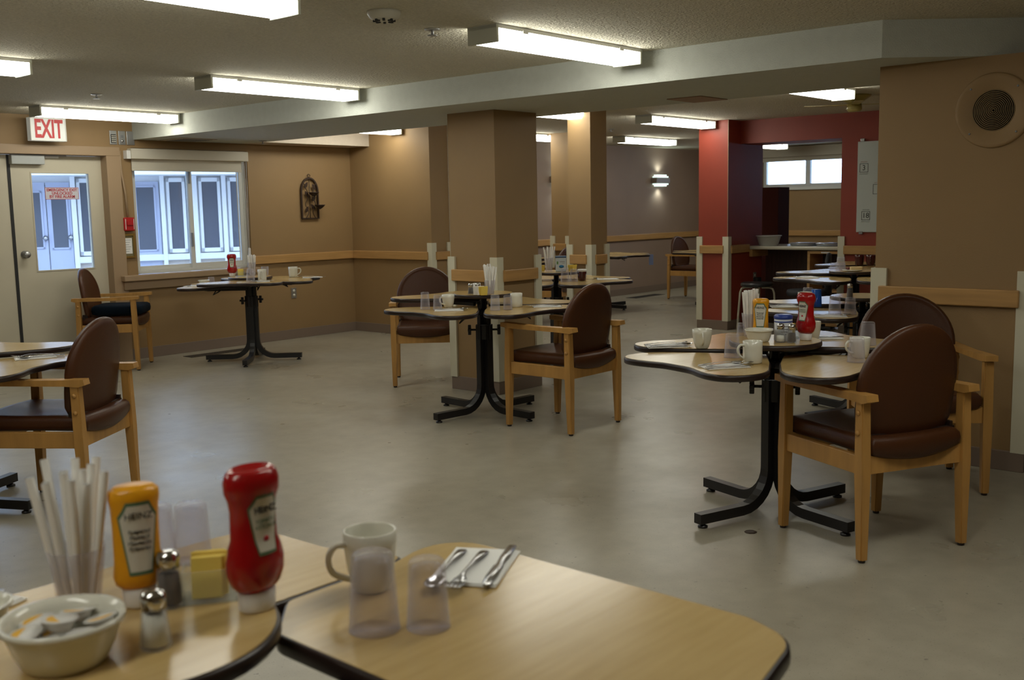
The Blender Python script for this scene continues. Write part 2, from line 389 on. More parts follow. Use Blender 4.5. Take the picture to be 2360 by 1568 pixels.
guard(5.72, 2.30, 1, -1, 'cream corner guard on the left edge of the wide pillar', wd=.07)
# a narrow bare metal edge strip on the red pillar
trim(MB().box(10.364, 10.37, 5.846, 5.852, 1.045, CZ), FRAMEP, 'thin tan edge strip on the red pillar')
# window apron and sill
q = MB(); q.box(5.13, 6.70, YB - .10, YB + .02, .775, .83, .006); q.box(5.15, 6.62, YB - .055, YB, .69, .775, .004)
trim(q, FRAMEP, 'tan window sill under the courtyard window')

# ------------------------------------------------------------ doors
YD = 9.60
q = MB(); q.box(5.06, 5.20, YB - .03, YD + .1, 0, 1.975, .002); q.box(3.12, 5.20, YB - .03, YD + .1, 1.975, 2.06, .004)
trim(q, FRAMEP, 'tan frame around the exit doors')
def door(name, x0, x1, glass, label):
    q = MB(); gx0, gx1, gz0, gz1 = glass
    q.box(x0, gx0, YD, YD + .045, .01, 1.97); q.box(gx1, x1, YD, YD + .045, .01, 1.97); q.box(gx0, gx1, YD, YD + .045, .01, gz0); q.box(gx0, gx1, YD, YD + .045, gz1, 1.97)
    d = struct(name, q, DOORP, label=label)
    f = MB()
    for a in ((gx0, gx0 + .012, gz0, gz1), (gx1 - .012, gx1, gz0, gz1), (gx0 + .012, gx1 - .012, gz0, gz0 + .012), (gx0 + .012, gx1 - .012, gz1 - .012, gz1)): f.box(a[0], a[1], YD - .004, YD + .05, a[2], a[3])
    obj('glazing_bead', f, DOORP, d); obj('pane', MB().box(gx0, gx1, YD + .02, YD + .024, gz0, gz1), PANE, d)
    return d
d1 = door('door_1', 4.20, 5.10, (4.375, 4.94, .91, 1.82), 'cream exit door with a window, right leaf')
k = MB(); k.lathe([(.0, 0), (.034, .0), (.034, .008), (.014, .012), (.014, .03), (.028, .042), (.033, .055), (.028, .068), (.0, .072)], M=Matrix.Rotation(PI / 2, 4, 'X'), c=(4.27, YD, 1.075))
obj('door_knob', k, SILV, d1)
obj('hinge_strip', MB().box(5.085, 5.10, YD - .008, YD, .05, 1.95), mat('worn_hinge_metal', (.2, .19, .14), .5, metal=.5), d1)
d2 = door('door_2', 3.28, 4.175, (3.55, 4.0, .91, 1.82), 'cream exit door, left leaf cut by the photo edge')
obj('astragal', MB().box(4.172, 4.20, YD - .006, YD + .04, .01, 1.97), INK, d2)
t = thing('door_closer', 'grey box door closer at the top of the exit door', 'door closer', (4.19, YD, 1.885))
obj('housing', MB().box(0, .30, -.07, 0, 0, .085, .006), mat('grey_closer_paint', (.45, .47, .46), .4), t)
obj('arm', MB().box(.27, .52, -.035, -.02, .075, .087), SILV, t); obj('bracket', MB().box(.32, .45, -.03, 0, .06, .085, .004), LIDW, t)
t = thing('emergency_notice', 'white notice with red capitals on the exit door glass', 'sign', (4.66, YD - .001, 1.625))
obj('plate', MB().box(-.16, .16, -.003, 0, -.055, .055, .001), mat('clear_white_notice_plastic', (.62, .60, .66), .4), t)
b_ = MB()
for a in ((-.16, .16, -.055, -.052), (-.16, .16, .052, .055), (-.16, -.157, -.055, .055), (.157, .16, -.055, .055)): b_.box(a[0], a[1], -.0045, -.003, a[2], a[3])
obj('border', b_, REDINK, t)
text('lettering', 'EMERGENCY EXIT\nUNLOCKED\nBY FIRE ALARM', .036, REDINK, t, (0, -.0036, .0), (PI / 2, 0, 0), .0006, space=.85, bold=.0008)

# ------------------------------------------------------------ courtyard window
def frame_rect(q, x0, x1, z0, z1, wd, y0, y1, bev=.003):
    q.box(x0, x0 + wd, y0, y1, z0, z1, bev); q.box(x1 - wd, x1, y0, y1, z0, z1, bev); q.box(x0 + wd, x1 - wd, y0, y1, z0, z0 + wd, bev); q.box(x0 + wd, x1 - wd, y0, y1, z1 - wd, z1, bev)
q = MB(); frame_rect(q, 5.33, 6.66, .83, 2.06, .035, YB + .05, YB + .14)
w1 = struct('window_1', q, VWHITE, label='sliding courtyard window with a roller shade')
q = MB(); frame_rect(q, 5.365, 6.02, .865, 2.02, .04, YB + .085, YB + .115); obj('fixed_sash', q, VWHITE, w1)
q = MB(); frame_rect(q, 5.97, 6.625, .865, 2.02, .045, YB + .055, YB + .085); sash = obj('sliding_sash', q, VWHITE, w1)
q = MB(); q.box(5.965, 5.985, YB + .03, YB + .055, 1.08, 1.22, .004); q.box(5.965, 5.985, YB + .03, YB + .055, 1.72, 1.84, .004); obj('latch', q, GREY, sash)
obj('pane', MB().box(5.40, 5.98, YB + .098, YB + .102, .90, 1.98), PANE, w1); obj('pane', MB().box(6.01, 6.585, YB + .068, YB + .072, .90, 1.98), PANE, w1)
t = thing('roller_shade', 'cream roller shade rolled up over the courtyard window', 'window shade', (5.30, YB, 1.85))
obj('cassette', MB().box(-.01, 1.32, -.085, 0, .10, .20, .006), SHADE, t); obj('end_bracket', MB().box(-.05, -.01, -.07, 0, .10, .18, .003), LIDW, t)
obj('fabric', MB().box(.02, 1.27, -.022, -.016, 0, .11), SHADE, t); obj('bottom_bar', MB().box(.02, 1.27, -.028, -.010, -.012, .006, .003), SHADE, t)
q = MB(); q.tube([(1.30, -.03, .12), (1.305, -.03, -.4), (1.31, -.03, -.82)], .0022, 6); q.tube([(1.325, -.03, .12), (1.32, -.03, -.4), (1.315, -.03, -.82)], .0022, 6); obj('pull_cord', q, LIDW, t)
obj('cord_weight', MB().box(1.30, 1.325, -.04, -.02, -.93, -.81, .008), LIDW, t)

# ------------------------------------------------------------ high window in the alcove wall
q = MB()
def yz_frame(q, y0, y1, z0, z1, wd, x0, x1):
    q.box(x0, x1, y0, y0 + wd, z0, z1, .003); q.box(x0, x1, y1 - wd, y1, z0, z1, .003); q.box(x0, x1, y0 + wd, y1 - wd, z0, z0 + wd, .003); q.box(x0, x1, y0 + wd, y1 - wd, z1 - wd, z1, .003)
yz_frame(q, WY0, WY1, WZ0, WZ1, .05, X1 + .06, X1 + .15); q.box(X1 + .05, X1 + .12, 7.66, 7.74, WZ0, WZ1, .003)
w2 = struct('window_2', q, VWHITE, label='bright high window in the alcove wall')
obj('pane', MB().box(X1 + .10, X1 + .104, WY0 + .04, WY1 - .04, WZ0 + .04, WZ1 - .04), PANE, w2)
obj('sill', MB().box(X1 - .03, X1 + .06, WY0 - .03, WY1 + .03, WZ0 - .05, WZ0, .004), VWHITE, w2)
q = MB(); yz_frame(q, 4.2, 6.5, WZ0, WZ1, .05, X1 + .06, X1 + .15); w3 = struct('window_added', q, VWHITE, label='added unseen high window behind the red wall')  # unseen window added to bring more daylight into the far room
obj('pane', MB().box(X1 + .10, X1 + .104, 4.24, 6.46, WZ0 + .04, WZ1 - .04), PANE, w3)
trim(MB().box(8.362, 8.392, 8.17, 8.20, 0, 2.2, .003), GUARD, 'thin cream door edge behind the partition')
t = thing('roller_shade', 'cream shade rolled up over the high alcove window', 'window shade', (X1, 0, 2.08))
obj('cassette', MB().box(-.10, 0, WY0 - .03, WY1 + .03, .07, .235, .006), SHADE, t); obj('fabric', MB().box(-.03, -.024, WY0, WY1, 0, .08), SHADE, t)

# ------------------------------------------------------------ lamps
def light_proto():
    t = thing('fluorescent_light', '', 'ceiling light', (0, 0, CZ)); L = 1.28; Wd = .20; H = .085
    q = MB(); q.box(0, L, -Wd / 2, Wd / 2, -.02, 0, .002); obj('housing', q, WHITE, t)
    prof = [(-Wd / 2 + .004, -.018), (-Wd / 2 + .006, -.06), (-Wd / 2 + .03, -H), (Wd / 2 - .03, -H), (Wd / 2 - .006, -.06), (Wd / 2 - .004, -.018)]
    vs = [(.016, y, z) for y, z in prof] + [(L - .016, y, z) for y, z in prof]; n = len(prof)
    q = MB().add(vs, [tuple(range(n)), tuple(range(2 * n - 1, n - 1, -1))] + [(i, (i + 1) % n, n + (i + 1) % n, n + i) for i in range(n)])
    obj('diffuser', q, LAMP, t)
    for x in (0, L - .016): obj('end_cap', MB().box(x, x + .016, -Wd / 2, Wd / 2, -H - .004, -.0, .003), FIXEND, t)
    for x in (.2, 1.05): obj('clip', MB().box(x, x + .04, -Wd / 2 - .004, -Wd / 2 + .004, -.03, -.012), WHITE, t)
    return t
lp = light_proto()
lights = [(3.98, 3.64, 'brightest fluorescent ceiling light, top middle of the photo'), (4.02, 6.20, 'fluorescent ceiling light left of the long beam, second from the nearest'),
          (4.05, 8.72, 'fluorescent ceiling light above the exit sign'), (1.60, 6.28, 'fluorescent ceiling light cut off by the left photo edge'),
          (1.56, 3.72, 'fluorescent ceiling light cut off by the top photo edge'),
          (6.77, 8.68, 'fluorescent ceiling light against the short partition'), (6.98, 6.20, 'fluorescent ceiling light left of the slim pillar top'),
          (7.13, 3.68, 'fluorescent ceiling light beside the ceiling fan'), (9.05, 6.08, 'fluorescent ceiling light in front of the red pillar top'),
          (9.3, 8.5, 'fluorescent ceiling light between the middle and slim pillars'), (11.55, 8.15, 'fluorescent ceiling light left of the red pillar over the far room'),
          (14.1, 7.72, 'fluorescent ceiling light seen through the serving hatch')]
for i, (x, y, lab) in enumerate(lights):
    if i == 0: lp.location = (x, y, CZ); lp['label'] = lab
    else: dup(lp, (x, y, CZ), 0, lab)
for x, y in ((2.9, .55), (-.95, 3.7), (1.57, 1.1), (-.95, 1.1)):  # unseen fixtures added to light the room around the camera
    dup(lp, (x, y, CZ), 0, 'added fluorescent ceiling light out of view', 'added ceiling lights out of view')
def sconce(x, label):
    t = thing('wall_sconce', label, 'wall light', (x, YB, 1.80))
    obj('band', MB().box(-.20, .20, -.11, 0, -.045, .045, .006), mat('taupe_sconce_band', (.30, .26, .22), .4), t)
    for s in (1, -1):
        g = MB()
        for k_, (hw, dz) in enumerate(((.17, .045), (.13, .07))): z0, z1 = sorted((s * dz, s * (dz + .025))); g.box(-hw, hw, -.10 + .01 * k_, -.01, z0, z1, .003)
        obj('glass_tier', g, SCGL, t)
        ld = bpy.data.lights.new('sconce_bulb', 'SPOT'); ld.energy = 4; ld.spot_size = 2.7; ld.spot_blend = .8; ld.color = (.85, 1, .9); ld.shadow_soft_size = .05
        lo = bpy.data.objects.new('sconce_bulb', ld); C.objects.link(lo); lo.parent = t; lo.location = (0, -.07, s * .13); lo.rotation_euler = (PI if s > 0 else 0, 0, 0)
sconce(14.58, 'two-tier wall sconce on the far wall beside the red pillar'); sconce(11.98, 'wall sconce on the far wall half hidden by a pillar')

# ------------------------------------------------------------ exit sign and ceiling bits
t = thing('exit_sign', 'white EXIT sign with red letters over the exit doors', 'sign', (4.30, 9.36, 2.085))
obj('housing', MB().box(0, .325, 0, .07, 0, .205, .004), EXITW, t)
b_ = MB(); frame_rect(b_, .0, .325, 0, .205, .008, -.004, 0, .001); obj('face_rim', b_, WHITE, t)
text('lettering', 'EXIT', .225, EXITR, t, (.165, -.002, .100), (PI / 2, 0, 0), .001, sx=.56, bold=.006)
obj('canopy', MB().box(.10, .22, .01, .06, .2, .241), WHITE, t)
t = thing('smoke_detector', 'round white smoke detector on the ceiling', 'smoke detector', (3.37, 3.69, CZ))
obj('body', MB().lathe([(.078, 0), (.078, -.012), (.066, -.03), (.045, -.042), (.0, -.042)]), mat('smoke_white', (.6, .58, .5), .4), t)
q = MB()
for a in range(8): q.box(.03, .052, -.006, .006, -.047, -.038, M=Matrix.Rotation(a * PI / 4, 4, 'Z'))
obj('vent_slot', q, INK, t)
def sprinkler(x, y, z, label):
    t = thing('sprinkler_head', label, 'sprinkler', (x, y, z))
    obj('escutcheon', MB().lathe([(.04, 0), (.04, -.004), (.015, -.008), (.0, -.008)], n=16), SILV, t)
    q = MB(); q.cyl((0, 0, 0), .008, -.03, 0, 8); q.lathe([(.026, -.034), (.026, -.031), (0, -.03)], n=16); obj('deflector', q, SILV, t)
sprinkler(3.87, 3.88, CZ, 'small sprinkler head left of the nearest ceiling light'); sprinkler(4.03, 7.64, CZ, 'small sprinkler head above the EXIT sign')
sprinkler(10.4, 7.45, CZ, 'small sprinkler head over the far room'); sprinkler(6.5, 9.0, BZ, 'small sprinkler head on the long beam')
t = thing('ceiling_fan', 'small yellowish ceiling fan beside the wide pillar', 'ceiling fan', (8.95, 3.82, CZ))
YG = mat('yellowed_cream_plastic', (.50, .42, .15), .3)
obj('canopy', MB().lathe([(.14, 0), (.135, -.015), (.07, -.06), (.05, -.075), (0, -.075)]), YG, t)
obj('motor', MB().lathe([(.0, -.07), (.06, -.075), (.065, -.12), (.05, -.14), (0, -.14)]), YG, t)
for a in range(4): obj('blade', MB().box(.06, .42, -.035, .035, -.085, -.081, M=Matrix.Rotation(a * PI / 2 + .5, 4, 'Z')), YG, t)
q = MB()
q.box(5.62, 5.98, 9.03, 9.42, BZ - .006, BZ)
t = thing('ceiling_vent', 'slatted vent under the beam near the back wall', 'vent', (5.60, 9.02, BZ))
obj('frame', MB().box(0, .38, 0, .42, -.006, 0, .002), SOFF, t); q = MB()
for i in range(7): q.box(.03, .35, .04 + i * .05, .05 + i * .05, -.010, -.005)
obj('slat', q, GREY, t)
tag(obj('access_panel', MB().box(0, .36, 0, .27, -.006, 0, .002), mat('painted_access_panel', (.30, .19, .12), .6), None, (6.24, 3.73, BZ)), 'flat brown access panel under the long beam', 'panel')

# ------------------------------------------------------------ wall things, back wall
t = thing('fire_alarm_pull', 'red fire alarm pull station left of the window', 'fire alarm', (5.245, YB, 1.325))
RP = mat('fire_alarm_red', (.42, .01, .012), .35)
obj('body', MB().box(-.055, .055, -.05, 0, -.065, .065, .01), RP, t); obj('handle', MB().box(-.03, .03, -.062, -.048, -.01, .03, .004), RP, t)
obj('stripe', MB().box(-.045, -.04, -.053, -.05, -.05, .05).add([], []), LIDW, t); obj('stripe', MB().box(.04, .045, -.053, -.05, -.05, .05), LIDW, t)
obj('conduit', MB().tube([(.0, -.02, .06), (-.01, -.02, .30), (-.035, -.02, .48), (-.04, -.02, .60), (-.04, -.02, .70)], .010, 8), FRAMEP, t)
t = thing('framed_notice', 'small brass-framed notice under the red fire alarm', 'picture frame', (5.235, YB, 1.115))
q = MB(); frame_rect(q, -.075, .075, -.12, .12, .022, -.02, 0); obj('frame', q, BRASS, t)
obj('backing', MB().box(-.06, .06, -.008, 0, -.1, .1), mat('olive_mount', (.2, .17, .08), .6), t); obj('sheet', MB().box(-.042, .042, -.011, -.008, -.075, .075), NAP, t)
q = MB()
for i in range(6): q.box(-.03, .03 - .01 * (i % 3), -.0118, -.011, .055 - i * .022, .059 - i * .022)
obj('print', q, GREY, t)
t = thing('keypad', 'steel door keypad above the exit door, leftmost of the plates', 'keypad', (5.155, YB, 2.15))
obj('plate', MB().box(-.035, .035, -.012, 0, -.065, .065, .002), SILV, t); obj('key_panel', MB().box(-.026, .024, -.018, -.01, -.05, .03, .002), INK, t)
q = MB()
for i in range(3):
    for j in range(4): q.box(-.021 + i * .015, -.011 + i * .015, -.021, -.017, -.044 + j * .018, -.033 + j * .018)
obj('key', q, LABEL, t)
t = thing('intercom_plate', 'steel switch plate between the keypad and the blank plate', 'switch plate', (5.245, YB, 2.15))
obj('plate', MB().box(-.035, .035, -.010, 0, -.065, .065, .002), SILV, t); obj('key_switch', MB().lathe([(.012, 0), (.012, .014), (0, .014)], M=Matrix.Rotation(PI / 2, 4, 'X'), c=(0, -.004, -.03), n=12), CHROME, t)
obj('indicator', MB().box(-.012, .012, -.013, -.008, .0, .025), GREY, t)
tag(obj('blank_plate', MB().box(-.04, .04, -.012, 0, -.065, .065, .002), SILV, None, (5.332, YB, 2.15)), 'plain grey steel plate right of the keypad', 'plate')
def outlet(name, loc, label, rz=0):
    t = thing(name, label, 'outlet', loc, rz)
    obj('cover_plate', MB().box(-.035, .035, -.006, 0, -.058, .058, .002), SILV, t)
    for z in (-.024, .024): obj('socket', MB().lathe([(.016, 0), (.016, .009), (0, .009)], M=Matrix.Rotation(PI / 2, 4, 'X'), c=(0, 0, z), n=14), LABEL, t)
    return t
outlet('wall_outlet', (7.19, YB, .51), 'steel-plated wall outlet behind the window table')
t = outlet('wall_outlet', (11.0, 5.85, .555), 'outlet with a black plug on the red wall by the stool')
obj('plug', MB().box(-.05, .06, -.06, -.006, -.05, .0, .01), INK, t)
# candle holder
t = thing('candle_holder', 'dark iron arched candle holder with leaves on the wall', 'wall decoration', (7.455, YB - .02, 1.335))
arch = [(-.115, 0, 0), (-.115, 0, .30)] + [(-.115 * math.cos(a * PI / 12), 0, .30 + .15 * math.sin(a * PI / 12)) for a in range(1, 12)] + [(.115, 0, .30), (.115, 0, 0), (-.115, 0, 0)]
obj('frame', MB().tube(arch, .009, 4, sq=True, up=(0, 1, 0)), IRON, t)
q = MB(); q.tube([(0, 0, 0), (0, 0, .45)], .004, 6); ring = [(.018 * math.cos(a * PI / 6), 0, .475 + .018 * math.sin(a * PI / 6)) for a in range(13)]; q.tube(ring, .0035, 6, up=(0, 1, 0)); obj('centre_rod', q, IRON, t)
for s in (-1, 1):
    q = MB(); q.tube(catmull([(s * .07, -.01, .0), (s * .03, -.012, .07), (s * .07, -.012, .16), (s * .025, -.012, .25), (s * .06, -.012, .34), (s * .08, -.01, .39)], 5, False), .004, 6); obj('vine', q, IRON, t)
for lx, lz, a in ((-.055, .37, .6), (.055, .35, -.6), (-.05, .27, -.5), (.045, .22, .7), (-.055, .10, .5), (.03, .13, -.8)):
    ol = [(0, -.04), (.016, -.02), (.02, 0), (.014, .022), (0, .042), (-.014, .022), (-.02, 0), (-.016, -.02)]
    obj('leaf', MB().prism([(x, y) for x, y in ol], -.002, .002, M=Matrix.Translation((lx, -.014, lz)) @ Matrix.Rotation(a, 4, 'Y') @ Matrix.Rotation(PI / 2, 4, 'X')), IRON, t)
for cx, cz in ((.005, .24), (.085, .10)):
    q = MB(); q.lathe([(.0, 0), (.02, .01), (.045, .03), (.055, .045), (.06, .045), (.06, .052), (.0, .052)], c=(cx, -.07, cz)); q.tube([(cx, -.01, cz + .03), (cx, -.04, cz + .03)], .005, 6); obj('candle_cup', q, IRON, t)
# speaker
t = thing('wall_speaker', 'round tan painted speaker high on the wide right pillar', 'speaker', (5.72, 1.705, 1.862))
RX = Matrix.Rotation(-PI / 2, 4, 'Y')
obj('baffle', MB().lathe([(.0, .0), (.19, .0), (.19, .004), (.183, .012), (.17, .009), (.108, .009), (.104, .005), (0, .005)], M=RX, n=56), TAN, t)
q = MB()
for i in range(12):
    r = .006 + i * .0085; q.lathe([(r, .005), (r + .0012, .0085), (r + .004, .0085), (r + .005, .005)], M=RX, n=48)
obj('grille', q, mat('dark_tan_perforated_grille', (.21, .145, .07), .7), t)
q = MB()
for a in range(4):
    an = PI / 4 + a * PI / 2; q.lathe([(.006, .008), (.005, .012), (0, .012)], M=RX, c=(0, .16 * math.cos(an), .16 * math.sin(an)), n=10)
obj('screw', q, GREY, t)
# ------------------------------------------------------------ floor registers, spot
def register(x0, x1, y0, y1, label):
    t = thing('floor_register', label, 'floor vent', ((x0 + x1) / 2, (y0 + y1) / 2, 0)); hx, hy = (x1 - x0) / 2, (y1 - y0) / 2
    obj('frame', MB().box(-hx, hx, -hy, hy, 0, .004), mat('bronze_register', (.10, .085, .07), .5, metal=.3), t); q = MB()
    n = int(hx * 2 / .03)
    for i in range(n): q.box(-hx + .015 + i * .03, -hx + .021 + i * .03, -hy + .015, hy - .015, .0035, .0055)
    obj('grate_slot', q, INK, t)
register(5.62, 6.35, 9.12, 9.28, 'bronze floor register under the courtyard window')
register(13.2, 14.0, 9.0, 9.2, 'floor register beside the far chair')
tag(obj('food_crumb', MB().lathe([(.0, 0), (.028, .001), (.022, .004), (.0, .005)], n=9), mat('dark_spill', (.05, .03, .02), .4), None, (3.975, 2.12, 0)), 'dark brown spill on the floor by the right table', 'spill')

# ============================================================ COURTYARD outside the window
struct('floor_courtyard', MB().box(-6, 26, YB + .22, 34, -.16, -.06), PAVE)
FE = Vector((math.sin(math.radians(62.7)), -math.cos(math.radians(62.7)), 0)); FN = Vector((math.cos(math.radians(62.7)), math.sin(math.radians(62.7)), 0))
FO = FN * 22.0
fr = math.atan2(FE.y, FE.x)
K = 22 / 13.0
def fs(s, z): return s * K, 1.42 + (z - 1.42) * K
bld = thing('courtyard_building', 'white courtyard building with lilac doors seen through the glass', 'building', (FO.x, FO.y, -.06), fr)
def fbox(q, s0, s1, z0, z1, d0, d1, bev=0): q.box(s0, s1, -d1, -d0, z0 + .06, z1 + .06, bev)   # local x = along, -y = towards the room
q = MB(); fbox(q, -7, 5, -.0, 3.4, -.3, 0); obj('wall', q, FACW, bld)
q = MB(); fbox(q, -7, 5, 2.16, 2.40, .0, .9); obj('eave', q, FACW, bld)
q = MB(); fbox(q, -.37, 5, .0, .52, 0, .06); obj('lower_siding', q, FACB, bld)
q = MB(); fbox(q, -.38, 5, .50, .62, 0, .14, .01); obj('sill_board', q, FACW, bld)
def fdoor(s0, s1, g0, g1, gz0, gz1, knob=None):
    q = MB(); fbox(q, s0, s1, 0, 2.05, 0, .07); d = obj('door', q, FACL, bld)
    q = MB(); fbox(q, g0, g1, gz0, gz1, .07, .08); obj('door_glass', q, DARKG, d)
    q = MB(); a, b = g0 - .03, g1 + .03
    for r in ((a, g0, gz0 - .03, gz1 + .03), (g1, b, gz0 - .03, gz1 + .03), (a, b, gz0 - .03, gz0), (a, b, gz1, gz1 + .03)): fbox(q, r[0], r[1], r[2], r[3], .07, .09)
    obj('glazing_bead', q, FACL, d)
    if knob: obj('door_knob', MB().lathe([(.0, 0), (.05, 0), (.05, .02), (.03, .05), (.045, .09), (0, .1)], M=Matrix.Rotation(PI / 2, 4, 'X'), c=(knob, -.07, 1.0 + .06), n=14), CHROME, d)
fdoor(-1.75, -.84, -1.45, -.93, .83, 1.86, -.88); fdoor(-.82, -.40, -.74, -.48, .81, 1.90, -.44)
fdoor(.72, 1.22, .80, 1.12, .72, 1.94)
for s0, s1 in ((-.39, -.30), (1.24, 1.32), (1.74, 1.94), (2.42, 2.50)):
    q = MB(); fbox(q, s0, s1, 0, 2.16, 0, .16, .005); obj('post', q, FACW, bld)
for s0, s1 in ((-.28, -.02), (.04, .40), (1.36, 1.72), (1.98, 2.40), (2.54, 2.9), (3.0, 3.5)):
    q = MB(); fbox(q, s0 + .05, s1 - .05, .70, 2.06, .03, .045); wdw = obj('window', q, DARKG, bld)
    q = MB()
    for r in ((s0, s0 + .06, .64, 2.12), (s1 - .06, s1, .64, 2.12), (s0, s1, .64, .72), (s0, s1, 2.04, 2.12)): fbox(q, r[0], r[1], r[2], r[3], .0, .08, .004)
    obj('window_frame', q, FACW, wdw)
q = MB(); fbox(q, -9, 9, 3.4, 9.0, -.3, .3); obj('added_upper_wall', q, FACW, bld)  # added above the visible facade to cut skylight in the courtyard
q = MB(); fbox(q, -9.3, -9, 0, 9.0, -.3, 12); obj('added_side_wing', q, FACW, bld)  # unseen wing added to shade this side of the courtyard
q = MB(); fbox(q, 9, 9.3, 0, 9.0, -.3, 6); obj('added_side_wing', q, FACW, bld)  # second unseen wing, added to enclose and darken the courtyard
q = MB(); fbox(q, -7.2, 5.2, 9.0, 9.1, -.4, .5); obj('roof', q, mat('grey_roofing', (.3, .3, .31), .8), bld)

# ============================================================ CHAIRS
def chair_proto():
    t = thing('dining_armchair', '', 'chair')
    def leg(x, y, rear):
        q = MB(); h = .022; hb = .018
        vs = []
        for z, hh in ((.012, hb), (.36, h), (.648, h)):
            for dx, dy in ((-1, -1), (1, -1), (1, 1), (-1, 1)): vs.append((x + dx * hh, y + dy * hh - (0.012 * (1 - z / .65) if rear else -.012 * (1 - z / .65)), z))
        bm = bmesh.new(); bv = [bm.verts.new(v) for v in vs]
        for j in range(2):
            for k in range(4): bm.faces.new([bv[j * 4 + k], bv[j * 4 + (k + 1) % 4], bv[j * 4 + 4 + (k + 1) % 4], bv[j * 4 + 4 + k]])
        bm.faces.new(bv[0:4][::-1]); bm.faces.new(bv[8:12])
        vert_e = [e for e in bm.edges if abs(e.verts[0].co.z - e.verts[1].co.z) > .05]
        bmesh.ops.bevel(bm, geom=vert_e, offset=.006, segments=2, affect='EDGES')
        q.bmadd(bm)
        l = obj('leg', q, CHW, t)
        yy = y + (-.012 if rear else .012)
        obj('foot_glide', MB().lathe([(.014, 0), (.015, .012)], c=(x, yy, 0), n=12), TMOLD, l)
        if rear:
            q = MB(); sx = 1 if x > 0 else -1
            for z in (.60, .52): obj('wood_plug', MB().lathe([(.011, 0), (.010, .006), (.0, .008)], M=Matrix.Rotation(sx * PI / 2, 4, 'Y'), c=(x + sx * .022, y, z), n=12), CHW, l)
    for x in (-.255, .255):
        leg(x, .235, False); leg(x, -.245, True)
        q = MB(); prof = [(-.30, .650), (-.295, .676), (.0, .673), (.24, .682), (.285, .682), (.285, .655), (.22, .648), (-.20, .645), (-.27, .640)]
        M_ = Matrix.Translation((x, 0, 0)) @ Matrix(((0, 0, 1, 0), (1, 0, 0, 0), (0, 1, 0, 0), (0, 0, 0, 1)))
        q.prism(prof, -.028, .028, M=M_); obj('armrest', q, CHW, t)
        obj('side_rail', MB().box(x - .012, x + .012, -.225, .215, .352, .428, .003), CHW, t)
    # front and rear rails with a dipped top edge
    for y, nm in ((.235, 'front_rail'), (-.245, 'rear_rail')):
        top = [(x, .43 - .035 * (1 - (x / .235) ** 2)) for x in [(-.235 + i * .047) for i in range(11)]]
        poly = [(-.235, .352)] + top + [(.235, .352)]
        q = MB(); q.prism(poly, -.011, .011, M=Matrix.Translation((0, y, 0)) @ Matrix.Rotation(PI / 2, 4, 'X')); obj(nm, q, CHW, t)
    # seat cushion
    ol = catmull([(-.228, -.24), (-.19, -.275), (0, -.295), (.19, -.275), (.228, -.24), (.232, 0), (.228, .235), (.19, .27), (0, .285), (-.19, .27), (-.228, .235), (-.232, 0)], 5)
    def fseat(a, b, h):
        dip = (1 - min(1, abs(a) / .232) ** 2)
        z = .462 + h * .038
        if h < 0: z -= .028 * dip * (min(1, abs(b) / .24) ** 2)
        else: z -= .018 * (1 - min(1, abs(a) / .23) ** 2) * (1 - min(1, abs(b) / .27) ** 2) * 1.0
        return (a, b, z)
    q = MB(); pillow(q, ol, [(.3, -1), (.7, -1), (.93, -.95), (.985, -.6), (1, 0), (.985, .55), (.94, .9), (.85, 1), (.6, 1), (.3, 1)], fseat); obj('seat', q, VINYL, t)
    # backrest
    hw = .246; pts = []
    for i in range(25):
        a = PI * i / 24; pts.append((hw * math.cos(a) * 1.0, .69 + .245 * math.sin(a)))
    pts += [(-hw + .004, .60), (-hw + .012, .53), (-.205, .488), (-.12, .470), (0, .464), (.12, .470), (.205, .488), (hw - .012, .53), (hw - .004, .60)]
    def fback(a, b, h):
        y = -.205 - .13 * (b - .46) + .55 * (a * a) - .012 * 0 - h * .026 * -1
        return (a, y, b)
    q = MB(); pillow(q, pts, [(.3, -.8), (.8, -.8), (.95, -.72), (.99, -.4), (1, 0), (.985, .55), (.95, .9), (.90, 1), (.86, .86), (.8, .86), (.3, .9)], fback); obj('backrest', q, VINYL, t)
    q = MB()
    for x in (-.215, .215): q.box(x - .008, x + .008, -.225, -.18, .485, .52, .003)
    q.box(-.235, .235, -.222, -.205, .475, .50, .003); obj('back_bracket', q, TMOLD, t)
    return t
CH = chair_proto(); first_chair = [True]
def chair(x, y, deg, label, group=None):
    rz = math.radians(deg - 90)
    if first_chair[0]:
        first_chair[0] = False; CH.location = (x, y, 0); CH.rotation_euler = (0, 0, rz); CH['label'] = label; return CH
    return dup(CH, (x, y, 0), rz, label, group)
chair(4.237, 1.705, 63.0, 'brown vinyl armchair nearest the camera at the right table, back to us')
chair(5.215, 1.87, 216.5, 'brown armchair at the right table with its back against the wide pillar')
chair(5.285, 4.185, 90.5, 'brown vinyl armchair right of the middle table, back to us')
chair(5.97, 6.15, 224.0, 'brown armchair behind the middle table, facing us beside the pillar')
ch5 = chair(4.865, 9.16, -42.5, 'armchair by the exit door with a navy seat cushion on it')
chair(2.305, 4.97, 126, 'brown vinyl armchair at the left photo edge, back to us')
chair(13.62, 8.28, -88, 'armchair in the far room left of the red pillar, shiny back')
chair(9.75, 7.95, 110, 'armchair at the table behind the middle pillar, only a wooden arm visible')
chair(7.35, 2.75, 180, 'armchair behind the table with the blue tumbler, wooden rail visible')
